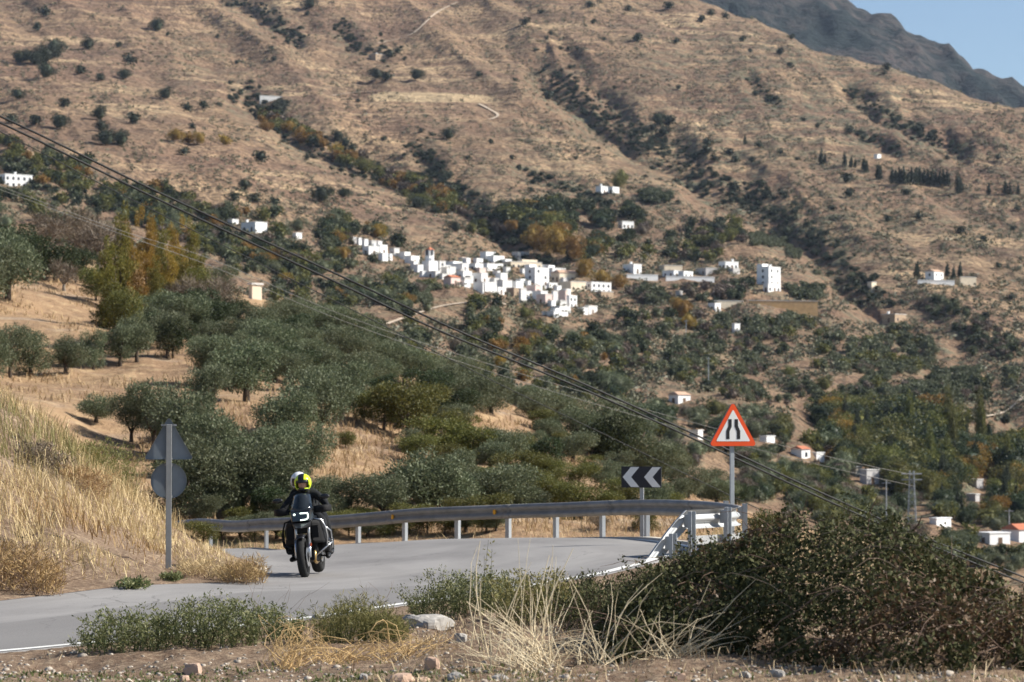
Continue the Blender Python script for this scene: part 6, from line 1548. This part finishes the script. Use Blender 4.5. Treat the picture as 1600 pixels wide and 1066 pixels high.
for i in range(150):
    x0 = rS.uniform(bx[0] + .25, bx[-1] - .3); d0 = float(D0x(x0)) + rS.uniform(-.6, .9); g0, h0 = [float(v) for v in bram_top(np.array(x0), np.array(d0))]
    if h0 < .15: continue
    p = Vector((x0, d0, g0 + h0 * .85)) - Pb; hh = rS.uniform(.10, .34); q = p + Vector((rS.gauss(0, .10), rS.gauss(0, .08), hh)); m_ = p.lerp(q, .55) + Vector((rS.gauss(0, .02), 0, .02)); b.tube([p, m_, q], [.003, .0022, .001], 4, False)
    for j in range(int(16 + 60 * hh)):
        t_ = rS.random(); LP.append(tuple((p.lerp(m_, t_ * 2) if t_ < .5 else m_.lerp(q, t_ * 2 - 1)) + Vector((rS.gauss(0, .018), rS.gauss(0, .018), rS.gauss(0, .01))))); LT.append((rS.gauss(0, .8), rS.gauss(0, .8), rS.uniform(-.2, .9)))
LP = np.array(LP); V, Q = leafquads(LP, np.array(LT), .030 * rng.uniform(.6, 1.3, len(LP)), .018 * rng.uniform(.6, 1.3, len(LP)), rng); link('sprig_foliage', mesh_np('sprig_foliage', V, Q, FO['bramble']), bram)
b2 = MB()
for i in range(120):
    x0 = rS.uniform(bx[0] + .2, bx[-1] - .3); d0 = float(D0x(x0)) + rS.uniform(-1.3, .3); g0, h0 = [float(v) for v in bram_top(np.array(x0), np.array(d0))]
    if h0 < .15: continue
    z0 = g0 + h0 * rS.uniform(.55, 1.03); a = rS.choice((0, 3.14)) + rS.gauss(0, .5); ln = rS.uniform(.2, .7); up = rS.uniform(.0, .9); r = rS.uniform(.0014, .0032)
    b2.tube([Vector((x0 + math.cos(a) * ln * q, d0 + math.sin(a) * ln * q * .4 - .03, z0 + ln * (up * q - .6 * q * q) + rS.gauss(0, .008))) - Pb for q in (0, .2, .45, .7, 1)], [r, r, r * .9, r * .7, r * .4], 4, False)
b2.build('dry_twig', plain('dry_twig', (.36, .27, .20), .85, 0, .1, .25, 20), bram)
b.build('stem', plain('bramble_stem', (.17, .115, .085), .85, 0, .1, .3, 20), bram)

# small shrubs outside the guardrail
def near_shrub(xp, yb, hp, wp, kind, label):
    P = hit(xp, yb, 'near') or hit(xp, yb); k = P.y / F
    cr, tr = rT.choice(PROTO[kind]); r = thing('roadside_shrub', label, 'shrub', P, (0, 0, rT.random() * 6), None, (wp * k, wp * k, hp * k)); link('crown', cr, r); link('trunk', tr, r)
near_shrub(1190, 862, 70, 60, 'leafy', 'green-brown shrub just past the guardrail end')
for i, (x, y, h, w, kd) in enumerate([(318, 856, 34, 46, 'leafy'), (345, 850, 30, 50, 'leafy'), (375, 848, 34, 44, 'olive'), (398, 852, 32, 50, 'leafy'), (432, 848, 40, 52, 'olive'), (455, 852, 36, 44, 'leafy'), (520, 846, 40, 50, 'leafy'), (545, 843, 36, 44, 'leafy'),
                                       (575, 845, 38, 50, 'olive'), (604, 843, 34, 44, 'leafy'), (640, 842, 38, 56, 'leafy'), (668, 840, 36, 50, 'leafy'), (695, 842, 36, 50, 'leafy'), (728, 838, 38, 54, 'olive'), (760, 838, 34, 48, 'leafy'), (775, 836, 30, 40, 'olive'), (1010, 836, 30, 40, 'leafy'), (935, 834, 24, 34, 'bare')]):
    P = hit(x, y - 6); cr, tr = rT.choice(PROTO[kd]); k = P.y / F
    r = thing('roadside_shrub', None, None, P, (0, 0, rT.random() * 6), None, (w * k * 1.15, w * k * 1.15, h * k)); link('crown', cr, r); link('trunk', tr, r)
    later(r, x, y, {'leafy': 'yellow-green shrub', 'olive': 'grey-green shrub', 'bare': 'dry brown shrub'}[kd] + ' just behind the guardrail', 'shrub', LM_HILL, 'shrubs behind the guardrail')
near_shrub(1225, 850, 52, 60, 'bare', 'dry brown shrub behind the bramble top')
near_shrub(890, 836, 36, 44, 'leafy', 'small yellow-green shrub seen under the guardrail below the ledge')

settle()

# ================================================================== LIGHT, SKY, CAMERA
SUN_AZ, SUN_EL = math.radians(87), math.radians(36)            # clockwise from +Y (the view direction)
sd = Vector((math.sin(SUN_AZ) * math.cos(SUN_EL), math.cos(SUN_AZ) * math.cos(SUN_EL), math.sin(SUN_EL)))
sl = bpy.data.lights.new('sun', 'SUN'); sl.energy = 5.0; sl.angle = math.radians(.5); sl.color = (1.0, .95, .86)
so = bpy.data.objects.new('sun', sl); COL.objects.link(so); so.rotation_euler = sd.to_track_quat('Z', 'Y').to_euler()
w = bpy.data.worlds.new('World'); SC.world = w; w.use_nodes = True; nt = w.node_tree
sky = nt.nodes.new('ShaderNodeTexSky'); sky.sky_type = 'NISHITA'; sky.sun_disc = False; sky.sun_elevation = SUN_EL; sky.sun_rotation = SUN_AZ
sky.altitude = 900; sky.air_density = 1.0; sky.dust_density = 1.0; sky.ozone_density = 2.0
bg = nt.nodes.get('Background'); nt.links.new(sky.outputs[0], bg.inputs['Color']); bg.inputs['Strength'].default_value = .074

HAZE = 0.000025
if HAZE:
    m = bpy.data.materials.new('haze'); m.use_nodes = True; nn = m.node_tree.nodes; nn.clear(); out = nn.new('ShaderNodeOutputMaterial'); pv = nn.new('ShaderNodeVolumePrincipled')
    pv.inputs['Color'].default_value = (.62, .76, 1.0, 1); pv.inputs['Density'].default_value = HAZE; pv.inputs['Anisotropy'].default_value = .1
    m.node_tree.links.new(pv.outputs[0], out.inputs['Volume'])
    zt_ = max(float(ridge.Z.max()), float(mtn.Z.max())) + 25; zb_ = min(float(ridge.Z.min()), float(mtn.Z.min()), float(hill.Z.min()), float(near.Z.min())) - 2
    b = MB(); b.box(-2400, 2400, -60, 5400, zb_, zt_); tag(b.build('haze', m), 'thin bluish air over the valley', 'haze', kind='stuff')

cam = bpy.data.cameras.new('camera'); cam.sensor_width = 36; cam.lens = 36 * F / 1600; cam.clip_start = .5; cam.clip_end = 12000
cam.dof.use_dof = True; cam.dof.focus_distance = 30; cam.dof.aperture_fstop = 4.0
co = bpy.data.objects.new('camera', cam); COL.objects.link(co); co.rotation_euler = (math.pi / 2 + PITCH, 0, 0); SC.camera = co
vs_ = SC.view_settings; vs_.view_transform = 'Standard'; vs_.look = 'None'; vs_.gamma = 1; vs_.exposure = .8
try: vs_.use_curve_mapping = False
except Exception: pass
SC.cycles.volume_bounces = 0; SC.cycles.max_bounces = 6; SC.cycles.transparent_max_bounces = 6
SC.cycles.use_denoising = True
